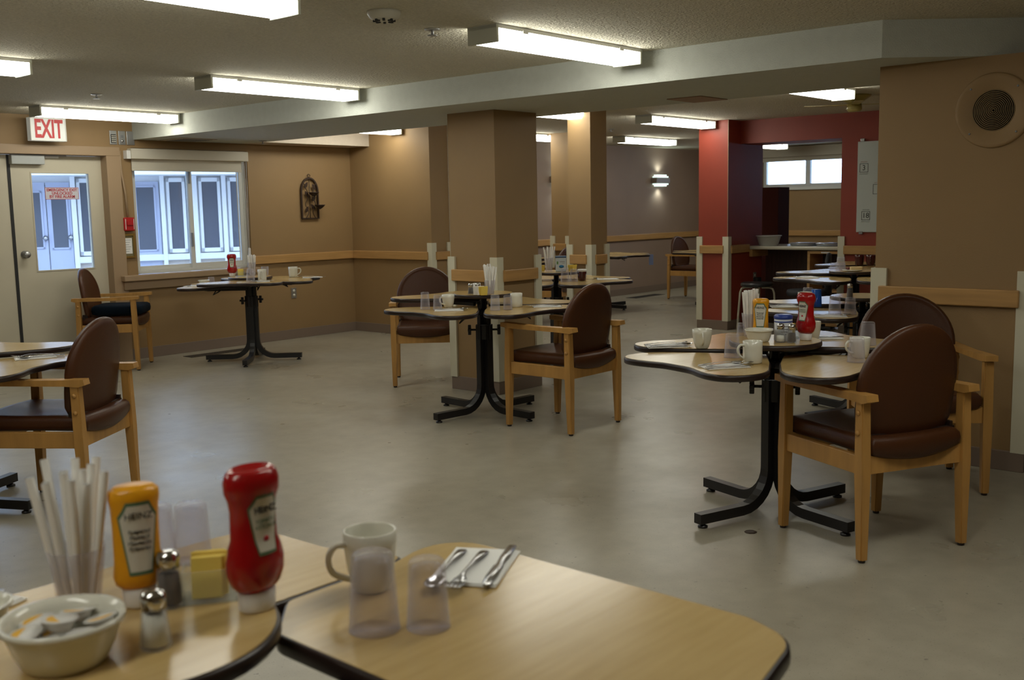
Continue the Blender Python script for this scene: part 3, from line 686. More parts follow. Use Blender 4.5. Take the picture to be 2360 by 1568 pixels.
# seat cushion on the chair by the door
t = thing('seat_cushion', 'thick navy cushion on the armchair by the exit door', 'cushion', (4.895, 9.13, .508), math.radians(-42.5 - 90))
ol = catmull([(-.20, -.19), (0, -.20), (.20, -.19), (.215, 0), (.205, .23), (0, .25), (-.205, .23), (-.215, 0)], 6)
q = MB(); pillow(q, ol, [(.3, 0), (.9, 0), (.98, .15), (1, .5), (.98, .85), (.9, 1), (.5, 1.05), (.2, 1.06)], lambda a, b, h: (a, b, h * .085)); obj('cover', q, NAVY, t)
obj('care_tag', MB().box(.212, .216, .10, .14, .02, .035), LIDW, t)

# ============================================================ TABLES
half = [(.50, .025), (.57, .045), (.625, .09), (.655, .15), (.65, .215), (.605, .27), (.54, .31), (.47, .345), (.405, .405)]
LEAF = [(.04, .04)] + [(.30, .022)] + half + [(b, a) for a, b in half[::-1][1:]] + [(.022, .30)]
LEAF = [LEAF[0]] + [LEAF[1]] + catmull(LEAF[2:-1], 4, False) + [LEAF[-1]]
def leaf_part(parent, poly, z, ang, th=.028, nm='leaf', arm=True, bh=.026):
    """poly in leaf coordinates (u,v); ang = direction of u axis"""
    M_ = Matrix.Rotation(ang, 4, 'Z')
    top = offset(poly, -.0015)
    q = MB(); q.prism(top, z - th + .004, z, M=M_); l = obj(nm, q, LAM, parent)
    # rounded T-mould round the edge
    prof = [(-.003, z - .0012), (.001, z - .0013), (.0045, z - .005), (.0055, z - th / 2), (.0045, z - th + .004), (.001, z - th), (-.006, z - th)]
    rings = [offset(poly, d) for d, _ in prof]; n = len(poly); vs = []; fsx = []
    for (d, zz), r in zip(prof, rings): vs += [M_ @ Vector((x, y, zz)) for x, y in r]
    for j in range(len(prof)):
        jj = (j + 1) % len(prof)
        for i in range(n): k = (i + 1) % n; fsx.append((j * n + i, j * n + k, jj * n + k, jj * n + i))
    obj('edge_moulding', MB().add(vs, fsx, True), TMOLD, l)
    if arm:
        D = Matrix.Rotation(ang + PI / 4, 4, 'Z'); q = MB()
        for s in (-.055, .055): q.box(.03, .40, s - .012, s + .012, z - th - bh, z - th, .002, M=D)
        q.box(.30, .42, -.075, .075, z - th - bh * .85, z - th, .002, M=D)
        obj('support_arm', q, BLACK, l)
        q = MB(); P = [D @ Vector(p) for p in ((.26, .075, z - th - .012), (.28, .12, z - th - .03), (.33, .125, z - th - .055), (.30, .14, z - th - .02))]
        q.tube(P, .006, 6)
        if bh > .02: obj('tilt_lever', q, BLACK, l)
    return l
def table_base(t, rot, ztop, knobs=True, knob_ang=None):
    for k in range(4):
        a = rot + k * PI / 2; D = Matrix.Rotation(a, 4, 'Z'); r0 = .036
        path = [(.455, 0, .043), (.20, 0, .043)] + [(.20 - .164 * math.sin(b), 0, .043 + .164 * (1 - math.cos(b))) for b in [PI / 2 * i / 7 for i in range(1, 8)]] + [(r0, 0, .62)]
        q = MB(); q.tube([D @ Vector(p) for p in path], .0225, sq=True, up=tuple(D @ Vector((0, 1, 0)))); l = obj('leg', q, BLACK, t)
        obj('foot_glide', MB().lathe([(.0, 0), (.022, 0), (.022, .008), (.012, .012), (.010, .022)], c=tuple(D @ Vector((.425, 0, 0))), n=14), BLACK, l)
        obj('lift_post', MB().box(.016, .050, -.016, .016, .60, ztop[k] - .030, .002, M=D), BLACK, t)
    q = MB(); q.box(-.046, .046, -.046, .046, .52, .625, .004, M=Matrix.Rotation(rot + PI / 4, 4, 'Z')); obj('column_clamp', q, BLACK, t)
    ka = rot + PI / 4 if knob_ang is None else knob_ang
    for s in (0, PI):
        D = Matrix.Rotation(ka + s, 4, 'Z'); q = MB(); q.tube([D @ Vector(p) for p in ((.055, 0, .585), (.095, 0, .585))], .007, 8)
        q.box(.090, .112, -.010, .010, .550, .620, .004, M=D); q.box(.090, .112, -.035, .035, .575, .595, .004, M=D)
        obj('clamp_knob', q, BLACK, t)
def disc_part(t, r, z, base_z):
    n = 48; poly = [(r * math.cos(2 * PI * i / n), r * math.sin(2 * PI * i / n)) for i in range(n)]
    d = leaf_part(t, poly, z, 0, .025, 'centre_shelf', arm=False)
    obj('shelf_post', MB().lathe([(.022, base_z), (.022, z - .032), (.08, z - .030), (.08, z - .025)], n=18), BLACK, d)
    return d
def quad_table(x, y, u_ang, zs, disc, label, polys=None, rdisc=.20, bh=.026):
    """u_ang: direction (deg) of the seam left of the first leaf; zs = heights of the leaves FL, BL, BR, FR going clockwise from above"""
    t = thing('adjustable_dining_table', label, 'table', (x, y, 0)); ua = math.radians(u_ang)
    # leaf k spans from angle a_k to a_k+90
    for k in range(4):
        p = polys[k] if polys and polys[k] else LEAF
        leaf_part(t, p, zs[k], ua - k * PI / 2, bh=bh)
    table_base(t, ua + PI / 4, [zs[0], zs[3], zs[2], zs[1]], knob_ang=ua)
    if disc: disc_part(t, rdisc, disc, min(zs) - .05 if False else .60)
    return t
# heights: front-left, back-left, back-right, front-right as seen from the camera
quad_table(4.314, 2.188, 117, [.74, .752, .768, .738], .80, 'four-leaf dining table at the right with mustard and ketchup bottles')
quad_table(5.257, 4.847, 130, [.752, .805, .755, .752], .84, 'four-leaf dining table in front of the middle pillar')
quad_table(5.87, 8.43, 179, [.785, .735, .770, .778], .81, 'four-leaf dining table under the courtyard window')
quad_table(1.94, 5.38, 73, [.74, .75, .722, .74], None, 'dining table cut by the left photo edge', bh=.009)
quad_table(7.20, 5.76, 128, [.775, .77, .775, .775], .85, 'dining table between the middle pillar and the slim pillar')
quad_table(6.65, 2.755, 112.5, [.715, .74, .745, .715], .80, 'dining table with a blue tumbler behind the right table')
quad_table(8.656, 3.665, 113, [.775, .80, .80, .78], .825, 'dining table by the serving hatch with a plate of toast')
quad_table(10.02, 3.90, 135, [.79, .80, .80, .80], None, 'dining table under the whiteboard with maroon mugs')
quad_table(11.7, 8.56, 126, [.745, .74, .745, .745], None, 'dining table by the far wall right of the slim pillar')
quad_table(9.57, 8.62, 132, [.78, .80, .78, .75], None, 'dining table mostly hidden behind the middle pillar')
quad_table(13.0, 7.45, 120, [.745, .75, .745, .745], None, 'dining table behind the red pillar in the far room')
# foreground table
def rr(pts, r=.04, k=5):
    out = []; n = len(pts)
    for i in range(n):
        p, q_, s = Vector(pts[i - 1]), Vector(pts[i]), Vector(pts[(i + 1) % n]); rad = pts[i][2] if len(pts[i]) > 2 else r
        p = Vector(p[:2]); q_ = Vector(q_[:2]); s = Vector(s[:2]); a = (p - q_).normalized(); b = (s - q_).normalized()
        th = math.acos(max(-1, min(1, a.dot(b)))); dd = rad / math.tan(th / 2); A = q_ + a * dd; B = q_ + b * dd
        cen = q_ + (a + b).normalized() * (rad / math.sin(th / 2))
        a0 = math.atan2(A.y - cen.y, A.x - cen.x); a1 = math.atan2(B.y - cen.y, B.x - cen.x); da = (a1 - a0 + PI) % (2 * PI) - PI
        for j in range(k + 1): an = a0 + da * j / k; out.append((cen.x + rad * math.cos(an), cen.y + rad * math.sin(an)))
    return out
FX, FY = .70, 1.33
ft = thing('adjustable_dining_table', 'maple-topped dining table nearest the camera at the bottom', 'table', (FX, FY, 0))
T1 = rr([(.172, -.72, .05), (.42, -.73, .05), (.63, -.69, .08), (.665, -.60, .04), (.672, .03, .08), (.56, .022, .03), (.50, .006, .03), (.27, .006, .03), (.18, -.09, .04)])
leaf_part(ft, T1, .80, 0, .03, arm=False)
T2 = rr([(.20, .016, .02), (.535, .016, .015), (.48, .17, .1), (.472, .385, .09), (-.45, .40, .09), (-.45, .25, .05), (.16, .10, .03)])
leaf_part(ft, T2, .80, 0, .03, arm=False)
T3 = rr([(-.66, -.55, .09), (-.16, -.55, .09), (-.16, -.12, .04), (-.25, .03, .03), (-.66, .03, .08)])
leaf_part(ft, T3, .76, 0, .03, arm=False)
q = MB(); q.box(-.02, .60, -.045, -.005, .735, .768, .003, M=Matrix.Rotation(-.9, 4, 'Z')); q.box(-.02, .40, -.03, .01, .735, .768, .003, M=Matrix.Rotation(.8, 4, 'Z')); q.box(-.02, .45, -.02, .02, .695, .728, .003, M=Matrix.Rotation(PI + .6, 4, 'Z'))
q.box(.0, .42, -.03, .03, .62, .66, .003, M=Matrix.Rotation(-1.25, 4, 'Z'))
obj('support_arm', q, BLACK, ft)
table_base(ft, PI / 4, [.77] * 4, knob_ang=0); disc_part(ft, .20, .84, .60)

# ============================================================ TABLEWARE
def up(l, d=.0012): return (l[0], l[1], l[2] + d)
def tumbler(loc, label, h=.115, rb=.038, rt=.030, inverted=True, m=TUMB, group=None):
    w_ = .0016
    if inverted: prof = [(rb, 0), (rb - .0005, .004), (rt + .001, h - .004), (rt - .003, h), (0, h), (0, h - .010), (rt - .004, h - .010), (rt - w_ - .001, h - .014), (rb - w_, .001), (rb, 0)]
    else: prof = [(0, 0), (rt - .002, 0), (rt, .003), (rb, h), (rb - w_, h), (rt - w_, .008), (0, .008)]
    loc = up(loc); q = MB(); q.lathe(prof, n=32)
    return tag(obj('tumbler', q, m, None, loc), label, 'tumbler', group)
def mug(loc, ang, label, h=.095, rt=.043, rb=.036, m=CERAM, lid=False, hand=True):
    loc = up(loc); t = thing('mug', label, 'mug', loc, math.radians(ang))
    belly = [(0, 0), (rb - .004, 0), (rb, .004), (rb + (rt - rb) * .55, h * .35), (rt - .001, h * .75), (rt, h), (rt - .002, h + .001), (rt - .004, h - .001), (rt - .005, h * .6), (rb - .002, .010), (0, .008)]
    obj('body', MB().lathe(belly, n=36), m, t)
    if hand:
        P = catmull([(rt - .004, 0, h * .82), (rt + .018, 0, h * .84), (rt + .030, 0, h * .66), (rt + .022, 0, h * .40), (rb + .001, 0, h * .22)], 6, False)
        obj('handle', MB().tube(P, .0052, 8, up=(0, 1, 0)), m, t)
    if lid: obj('lid', MB().lathe([(0, h + .012), (rt - .006, h + .012), (rt + .002, h + .006), (rt + .003, h - .008), (rt + .0005, h - .008)], n=32), LIDW, t)
    return t
def squeeze(loc, ang, label, kind):
    loc = up(loc); t = thing(kind + '_bottle', label, 'condiment bottle', loc, math.radians(ang))
    SY = Matrix.Diagonal((1, .72, 1, 1))
    if kind == 'ketchup':
        prof = [(.030, .030), (.040, .040), (.0465, .058), (.047, .076), (.042, .096), (.0375, .108), (.0365, .150), (.039, .166), (.044, .178), (.0445, .194), (.040, .207), (.033, .212), (.026, .206), (0, .204)]
        obj('body', MB().lathe(prof, M=SY, n=40), KET, t); H = .132; lw, lh = .052, .088
        obj('cap', MB().lathe([(0, 0), (.027, 0), (.028, .003), (.0295, .028), (.024, .032), (.0, .032)], M=Matrix.Diagonal((1, .85, 1, 1)), n=32), CAPW, t); rr_ = .0375
    else:
        prof = [(.026, .030), (.033, .036), (.036, .048), (.0335, .07), (.033, .12), (.034, .15), (.0365, .165), (.036, .176), (.028, .183), (0, .184)]
        obj('body', MB().lathe(prof, M=SY, n=40), MUST, t); H = .108; lw, lh = .056, .110
        obj('cap', MB().lathe([(0, 0), (.022, 0), (.023, .003), (.025, .028), (.02, .032), (0, .032)], M=Matrix.Diagonal((1, .85, 1, 1)), n=32), CAPW, t); rr_ = .034
    # keystone label wrapped round the front (-y)
    def key(s): return [(-.30 * s, -.5 * s), (.30 * s, -.5 * s), (.5 * s, .30 * s), (.42 * s, .36 * s), (.30 * s, .5 * s), (-.30 * s, .5 * s), (-.42 * s, .36 * s), (-.5 * s, .30 * s)]
    def rad(z):
        for (ra, za), (rb2, zb) in zip(prof, prof[1:]):
            if za <= z <= zb: return ra + (rb2 - ra) * (z - za) / max(1e-6, zb - za)
        return rr_
    def wrap(poly, off):
        n = 10; vs = []; fsx = []
        ys = [min(p[1] for p in poly) + (max(p[1] for p in poly) - min(p[1] for p in poly)) * i / n for i in range(n + 1)]
        for yv in ys:
            xs = []
            for i in range(len(poly)):
                (xa, ya), (xb, yb) = poly[i], poly[(i + 1) % len(poly)]
                if (ya - yv) * (yb - yv) <= 0 and abs(ya - yb) > 1e-9: xs.append(xa + (xb - xa) * (yv - ya) / (yb - ya))
            a, b = (min(xs), max(xs)) if xs else (0, 0)
            for j in range(9):
                X = (a + (b - a) * j / 8) * lw; rz_ = rad(H + yv * lh); X = max(-rz_ * .97, min(rz_ * .97, X)); vs.append((X, -.72 * math.sqrt(max(0, (rz_ + off) ** 2 - X * X)) - .0004, H + yv * lh))
        for i in range(n):
            for j in range(8): fsx.append((i * 9 + j, i * 9 + j + 1, i * 9 + 10 + j, i * 9 + 9 + j))
        return MB().add(vs, fsx, True)
    lb = obj('label', wrap(key(1), .0008), LABELG, t); obj('label_face', wrap(key(.90), .0014), LABEL, lb)
    yy = -.72 * rr_ - .0012
    if kind == 'ketchup':
        text('lettering', 'HEINZ', .0135, INK, lb, (0, -.72 * rad(H + .024) - .0018, H + .022), (PI / 2 - .09, 0, 0), .0003, bold=.0003); text('lettering', 'TOMATO\nKETCHUP', .0085, LABELG, lb, (0, yy - .0004, H + .001), (PI / 2, 0, 0), .0003)
        obj('tomato_mark', MB().lathe([(.005, 0), (.004, .0006), (0, .0008)], M=Matrix.Rotation(PI / 2, 4, 'X'), c=(0, yy, H - .022), n=14), REDINK, lb)
    else:
        text('lettering', 'HEINZ', .014, INK, lb, (0, -.72 * rad(H + .034) - .002, H + .034), (PI / 2, 0, 0), .0003); text('lettering', 'Prepared\nMustard\nMoutarde\nPréparée', .0085, INK, lb, (0, yy, H - .002), (PI / 2, 0, 0), .0003)
    return t
def shaker(loc, label, salt, h=.082, full=.55):
    loc = up(loc); t = thing('salt_shaker' if salt else 'pepper_shaker', label, 'shaker', loc)
    obj('glass_body', MB().lathe([(0, 0), (.021, 0), (.022, .004), (.0165, h - .026), (.0145, h - .022)], n=10, smooth=False), GLASSC, t)
    zf = .006 + (h - .03) * full
    obj('filling', MB().lathe([(0, .005), (.0185, .005), (.0185 - .0045 * full, zf), (0, zf + .001)], n=10), SALTM if salt else PEPM, t)
    obj('cap', MB().lathe([(.0165, h - .026), (.017, h - .010), (.014, h - .002), (.006, h), (0, h)], n=20), CHROME, t)
    return t
def bowl(loc, label, r=.078, h=.062, rb=.05, m=CERAM, name='bowl'):
    loc = up(loc)
    q = MB(); q.lathe([(0, 0), (rb, 0), (rb + .003, .003), (rb + (r - rb) * .45, h * .35), (r - .006, h * .80), (r - .005, h * .84), (r, h * .88), (r, h), (r - .004, h), (r - .010, h * .8), (rb + .006, h * .28), (rb - .006, .008), (0, .007)], n=44)
    return tag(obj(name, q, m, None, loc), label, 'bowl')
straw_proto = {}
def straw_cup(loc, label, n=16, seed=1, h=.10, L=.205, spread=.16, glab='', rt=.028, rb=.037):
    loc = up(loc); t = thing('straw_cup', label, 'cup', loc)
    obj('cup', MB().lathe([(0, 0), (rt - .002, 0), (rt, .003), (rb, h), (rb - .0016, h), (rt - .0016, .007), (0, .007)], n=32), TUMB, t)
    rnd = random.Random(seed); R_ = rt - .007; sr = min(.0062, 1.25 * R_ * math.sqrt(PI / n) / 2)
    if 'm' not in straw_proto: q = MB(); q.tube([(0, 0, 0), (0, 0, .25), (0, 0, .45), (0, 0, 1)], [.55, .7, 1, 1], 8); straw_proto['m'] = q.mesh('drinking_straw'); straw_proto['m'].materials.append(STRAWM)
    for i in range(n):
        f = math.sqrt((i + .5) / n); a = 2.39996 * i + seed; o = bpy.data.objects.new('drinking_straw', straw_proto['m']); C.objects.link(o)
        o.location = (loc[0] + math.cos(a) * R_ * f, loc[1] + math.sin(a) * R_ * f, loc[2] + .010); o.scale = (sr, sr, L * (.86 + .14 * rnd.random()))
        o.rotation_euler = (0, spread * f, a)
        tag(o, glab, 'straw', glab)
def packet(loc, ang, m, label, group, tilt=.25, w_=.045, h=.062):
    loc = up(loc)
    q = MB(); q.box(-w_ / 2, w_ / 2, -.0015, .0015, 0, h, .001, seg=1)
    tag(obj('sweetener_packet', q, m, None, loc, rot=(tilt, 0, math.radians(ang))), label, 'sugar packet', group)
def caddy(loc, ang, label, plab, npk=8, m=YEL, w_=.042, hh=.045, second=None):
    loc = up(loc); t = thing('packet_caddy', label, 'caddy', loc, math.radians(ang)); d = .028
    q = MB(); q.box(-w_, w_, -d, d, 0, .004, .001); 
    for a in ((-w_, -w_ + .003, -d, d), (w_ - .003, w_, -d, d), (-w_, w_, -d, -d + .003), (-w_, w_, d - .003, d)): q.box(a[0], a[1], a[2], a[3], .0, hh)
    obj('glass_box', q, GLASSC, t)
    A = math.radians(ang); ux, uy = math.cos(A), math.sin(A)
    for i in range(npk):
        k = (i - (npk - 1) / 2) * .0055; mm = m if (second is None or i % 2) else second
        packet((loc[0] - uy * k + ux * .004 * (i % 3 - 1), loc[1] + ux * k + uy * .004 * (i % 3 - 1), loc[2] + .005), ang + (i * 7 % 11 - 5), mm, plab, plab, .06 * ((i % 5) - 2))
# cutlery, local x: head at -x, handle at +x
def strip(rows, th=.0016):
    vs = []; fsx = []
    for x, w_, z in rows: vs += [(x, -w_, z), (x, w_, z), (x, w_, z + th), (x, -w_, z + th)]
    for i in range(len(rows) - 1):
        for k in range(4): fsx.append((i * 4 + k, i * 4 + (k + 1) % 4, i * 4 + 4 + (k + 1) % 4, i * 4 + 4 + k))
    fsx.append((3, 2, 1, 0)); e = (len(rows) - 1) * 4; fsx.append((e, e + 1, e + 2, e + 3)); return MB().add(vs, fsx, True)
def fork_mesh():
    q = strip([(.10, .004, .002), (.095, .0085, .002), (.07, .008, .004), (.02, .0038, .008), (-.03, .003, .010), (-.045, .005, .008), (-.055, .011, .005), (-.068, .0125, .004)])
    for k in range(4): y = -.0105 + k * .007; q.v += []; q.add([(x, y + s * .0018, z + dz) for x, z in ((-.066, .004), (-.085, .005), (-.108, .010)) for s, dz in ((-1, 0), (1, 0), (1, .0015), (-1, .0015))],
        [(i * 4 + k2, i * 4 + (k2 + 1) % 4, i * 4 + 4 + (k2 + 1) % 4, i * 4 + 4 + k2) for i in range(2) for k2 in range(4)] + [(11, 10, 9, 8), (0, 1, 2, 3)], True)
    return q.mesh('fork')
def spoon_mesh():
    q = strip([(.10, .004, .002), (.095, .0085, .002), (.07, .008, .004), (.02, .0036, .008), (-.04, .003, .009), (-.055, .004, .007)])
    vs = []; fsx = []; n = 18
    for rs, z in ((1, .0085), (.75, .004), (.4, .0015), (.0, .001)):
        for i in range(n): a = 2 * PI * i / n; vs.append((-.079 + .029 * rs * math.cos(a), .0175 * rs * math.sin(a), z))
    for j in range(3):
        for i in range(n): k = (i + 1) % n; fsx.append((j * n + i, j * n + k, (j + 1) * n + k, (j + 1) * n + i))
    return q.add(vs, fsx, True).mesh('spoon')
def knife_mesh():
    return strip([(.105, .004, .001), (.10, .0075, .001), (.04, .0085, .001), (.0, .006, .0015), (-.01, .0085, .0015), (-.06, .0095, .0015), (-.095, .007, .0015), (-.11, .001, .0015)], .0022).mesh('knife')
CUT = {'fork': fork_mesh(), 'spoon': spoon_mesh(), 'knife': knife_mesh()}
for k_, me in CUT.items(): me.materials.append(STEEL)
def napkin(loc, ang, label, lx=.19, ly=.115):
    q = MB(); q.box(-lx / 2, lx / 2, -ly / 2, ly / 2, 0, .0022, .0008, seg=1); q.box(-lx / 2 + .003, lx / 2 - .006, -ly / 2 + .002, ly / 2 - .004, .0026, .0048, .0008, M=Matrix.Rotation(.03, 4, 'Z'), seg=1)
    return tag(obj('paper_napkin', q, NAP, None, loc, math.radians(ang)), 'folded white napkin ' + label, 'napkin')
def setting(loc, ang, where, pieces=(('fork', -.02, .01, 8), ('spoon', .015, .0, -4), ('knife', -.045, 0, 2)), nap=True, lx=.19, ly=.115):
    A = math.radians(ang); loc = up(loc, .0008)
    if nap: napkin(loc, ang, where, lx, ly)
    for i_, (nm, dy, dx, da) in enumerate(pieces):
        dy = ((len(pieces) - 1) / 2 - i_) * .038 - (.006 if nm == 'knife' else 0); flip = 180 if 120 < da < 240 else 0; da = flip + (da - flip) * .15
        x = loc[0] + dx * math.cos(A) - dy * math.sin(A); y = loc[1] + dx * math.sin(A) + dy * math.cos(A)
        o = bpy.data.objects.new(nm, CUT[nm]); C.objects.link(o); o.location = (x, y, loc[2] + (.0052 if nap else .0005)); o.rotation_euler = (0, 0, A + math.radians(da))
        tag(o, 'steel %s %s' % (nm, where.replace('with ', 'by ')), nm)

# ---- foreground table
Z = .84
straw_cup((.694, 1.466, Z), 'clear cup of straws on the nearest table', 16, 3, .095, .215, .19, 'white straw in the cup on the nearest table', .029, .041)
squeeze((.760, 1.412, Z), -18, 'yellow mustard bottle on the nearest table', 'mustard')
squeeze((.862, 1.262, Z), 4, 'red ketchup bottle on the nearest table', 'ketchup')
shaker((.692, 1.252, Z), 'glass salt shaker at the front of the nearest table', True, .080, .85)
shaker((.786, 1.372, Z), 'pepper shaker behind the salt on the nearest table', False, .085, .8)
bowl((.593, 1.305, Z), 'white bowl of butter cups on the nearest table', .078, .062, .05)
caddy((.842, 1.352, Z), -35, 'glass packet caddy behind the ketchup on the nearest table', 'yellow sweetener packet in the caddy on the nearest table', 8, YEL, .040, .05)
rb_ = random.Random(5)
for i, (dx, dy, dz, ti) in enumerate([(-.040, -.022, .034, .3), (.004, -.046, .034, -.1), (.046, -.014, .036, .3), (-.004, .000, .046, .12), (.034, .030, .038, .3), (-.012, .044, .036, -.2), (-.040, .018, .034, -.2), (.0, .0, .018, 0), (.030, -.004, .016, 0), (-.030, .004, .016, 0), (.004, .030, .016, 0), (.0, -.031, .016, 0)]):
    t = thing('butter_cup', 'small butter cup with yellow printed lid in the bowl', 'butter cup', (.593 + dx, 1.305 + dy, Z + dz), rb_.random() * 3, 'butter cups in the nearest bowl', (ti * .6, ti * .5, rb_.random() * 3))
    obj('tub', MB().lathe([(0, 0), (.014, 0), (.019, .013), (0, .013)], n=20), CAPW, t); obj('rim', MB().lathe([(.0, .013), (.0225, .013), (.0225, .0145), (0, .0145)], n=20), LIDW, t)
    q = MB(); q.prism([(.019 * math.cos(a) * .9, .019 * math.sin(a) * .9) for a in [PI * .1 + PI * .8 * k / 8 for k in range(9)]], .0145, .0150); obj('lid_print', q, mat('butter_yellow_print', (.80, .45, .04), .5), t)
mug((1.088, 1.268, .80), 165, 'white mug on the nearest table behind the upturned tumblers', .100, .044, .031)
tumbler((.981, 1.140, .80), 'larger upturned tumbler in front of the mug, nearest table', .117, .039, .030)
tumbler((1.037, 1.083, .80), 'smaller upturned tumbler beside the napkin, nearest table', .104, .0335, .026)
tumbler((.940, 1.672, .80), 'upturned tumbler behind the mustard, nearest table, left one', .105, .034, .027)
tumbler((.985, 1.632, .80), 'upturned tumbler behind the yellow packets, nearest table', .105, .034, .027)
bowl((.60, 1.60, .80), 'pale bowl partly hidden behind the straw cup', .05, .045, .03)
setting((1.270, 1.205, .80), 28, 'on the nearest table', (('spoon', .035, -.035, 6), ('fork', .012, -.035, -6), ('knife', -.048, 0, 2)), True, .185, .12)
setting((.60, 1.70, .80), 20, 'at the left edge of the nearest table', (('spoon', .0, 0, 0),))
# ---- right table
Z = .80
straw_cup((4.345, 2.33, Z), 'clear cup of straws on the right table', 15, 5, .11, .215, .09, 'white straw in the cup on the right table', .028, .040)
squeeze((4.322, 2.265, Z), -70, 'yellow mustard bottle on the right table', 'mustard')
bowl((4.227, 2.224, Z), 'white bowl on the shelf of the right table', .063, .055, .042)
t = thing('sweetener_jar', 'white jar with a blue lid on the right table', 'jar', (4.315, 2.150, Z))
obj('body', MB().lathe([(0, 0), (.038, 0), (.040, .003), (.040, .098), (0, .098)], n=32), mat('white_printed_jar', (.60, .62, .66), .35), t)
obj('lid', MB().lathe([(.040, .098), (.042, .100), (.042, .112), (.034, .118), (0, .118)], n=32), BLUE, t); obj('stripe', MB().lathe([(.0405, .084), (.0405, .090)], n=32), BLUE, t)
q = MB()
for i in range(4): q.box(-.02, .018 - .004 * i, -.0412, -.0395, .066 - i * .012, .069 - i * .012, M=Matrix.Rotation(-.9, 4, 'Z'))
obj('print', q, GREY, t)
shaker((4.245, 2.128, Z), 'salt shaker on the right table', True, .085, .45); shaker((4.258, 2.080, Z), 'pepper shaker on the right table', False, .083, .7)
caddy((4.405, 2.165, Z), -60, 'glass packet caddy behind the jar on the right table', 'yellow packet in the caddy on the right table', 5)
squeeze((4.378, 2.072, Z), -100, 'red ketchup bottle on the right table', 'ketchup')
tumbler((4.083, 2.277, .74), 'upturned tumbler beside the mug at the front of the right table', .105, .037, .028)
tumbler((4.428, 2.412, .752), 'slim tumbler behind the white bowl on the right table', .10, .034, .027)
mug((3.985, 2.125, .74), 150, 'white mug at the front of the right table', .094, .042, .040)
mug((4.198, 2.498, .752), 215, 'white mug at the back left of the right table', .088, .046, .031)
mug((4.392, 1.825, .738), 150, 'white mug beside the near chair on the right table', .088, .044, .033)
mug((4.640, 2.165, .768), 60, 'plain white cup behind the ketchup on the right table', .085, .042, .033, hand=False)
tumbler((4.262, 1.787, .738), 'upturned tumbler close to the near chair on the right table', .106, .038, .030)
tumbler((4.588, 1.872, .768), 'upturned tumbler in front of the far chair on the right table', .105, .038, .029)
setting((3.825, 2.170, .74), -35, 'at the front of the right table', (('spoon', .02, .0, 176), ('fork', -.005, .02, 178), ('knife', -.03, 0, 180)))
setting((4.155, 2.665, .752), -45, 'at the back left of the right table', (('fork', .02, .0, 180), ('spoon', -.005, .02, 180), ('knife', -.03, 0, 180)))
setting((4.700, 2.145, .768), -50, 'behind the ketchup on the right table', (('knife', -.02, 0, 10),))
# ---- middle table
Z = .84
straw_cup((5.128, 4.668, Z), 'clear cup of straws on the middle table', 15, 8, .10, .20, .17, 'white straw in the cup on the middle table', .027, .038)
shaker((5.112, 4.828, Z), 'pepper shaker on the middle table', False, .075, .8); shaker((5.136, 4.786, Z), 'salt shaker on the middle table', True, .075, .8)
caddy((5.205, 4.86, Z), -45, 'glass packet caddy on the middle table', 'white sugar packet in the caddy on the middle table', 6, NAP)
for i in range(7): packet((5.085 + .006 * (i % 3), 4.748 - .011 * i, Z + .001), -50 + 9 * (i % 4), YEL if i > 3 else NAP, 'loose sweetener packet leaning by the straws on the middle table', 'packets leaning on the middle straw cup', .35 - .05 * (i % 4))
tumbler((4.848, 5.000, .752), 'taller upturned tumbler at the left of the middle table', .115, .033, .026); tumbler((4.865, 4.900, .752), 'shorter upturned tumbler at the left of the middle table', .100, .031, .024)
mug((5.035, 4.968, .752), 175, 'white mug with its handle to the left on the middle table', .086, .044, .030)
mug((5.287, 4.575, .752), 40, 'straight white mug on the middle table right of the column', .092, .041, .040)
tumbler((5.040, 4.545, .752), 'left upturned tumbler by the straight mug on the middle table', .100, .033, .027); tumbler((5.125, 4.510, .752), 'right upturned tumbler by the straight mug on the middle table', .092, .031, .026)
setting((4.880, 4.810, .752), -45, 'left of the middle table column', (('fork', .01, 0, 186), ('spoon', -.012, .02, 176)))
setting((5.405, 4.405, .752), -45, 'right of the middle table column', (('knife', .02, 0, 20), ('fork', -.01, -.03, 10)))
# ---- window table
Z = .81
squeeze((5.80, 8.62, Z), -35, 'red ketchup bottle on the window table', 'ketchup')
caddy((5.84, 8.54, Z), -30, 'glass packet caddy on the window table', 'yellow packet in the caddy on the window table', 6)
straw_cup((5.92, 8.47, Z), 'clear cup of straws on the window table', 12, 11, .13, .205, .09, 'white straw in the cup on the window table', .030, .040)
tumbler((6.02, 8.40, Z), 'tumbler beside the straws on the window table', .085, .036, .030, False)
tumbler((5.60, 8.04, .785), 'upturned tumbler at the front of the window table', .12, .040, .031)
mug((5.76, 8.085, .785), -140, 'tall white mug at the front of the window table', .105, .041, .038)
bowl((5.60, 8.80, .735), 'white cup bowl at the left of the window table', .055, .045, .038); tumbler((5.72, 8.86, .735), 'small tumbler behind the white bowl, window table', .065, .034, .028)
mug((6.32, 8.36, .778), -35, 'white mug at the right of the window table', .098, .045, .040)
setting((6.36, 8.11, .778), -40, 'at the right of the window table', (('spoon', .015, -.04, 0), ('knife', -.02, .02, 4)))
setting((5.70, 7.99, .785), -35, 'at the front of the window table', (('spoon', .02, 0, 30), ('fork', -.02, 0, 20)), True, .12, .09)
setting((5.46, 8.74, .735), 15, 'at the far left of the window table', (('knife', -.02, 0, 4),))
# ---- left edge table
setting((2.31, 5.16, .722), -20, 'on the left edge table', (('fork', .02, .0, 10), ('knife', -.02, .03, 4), ('spoon', .0, .03, -4)))
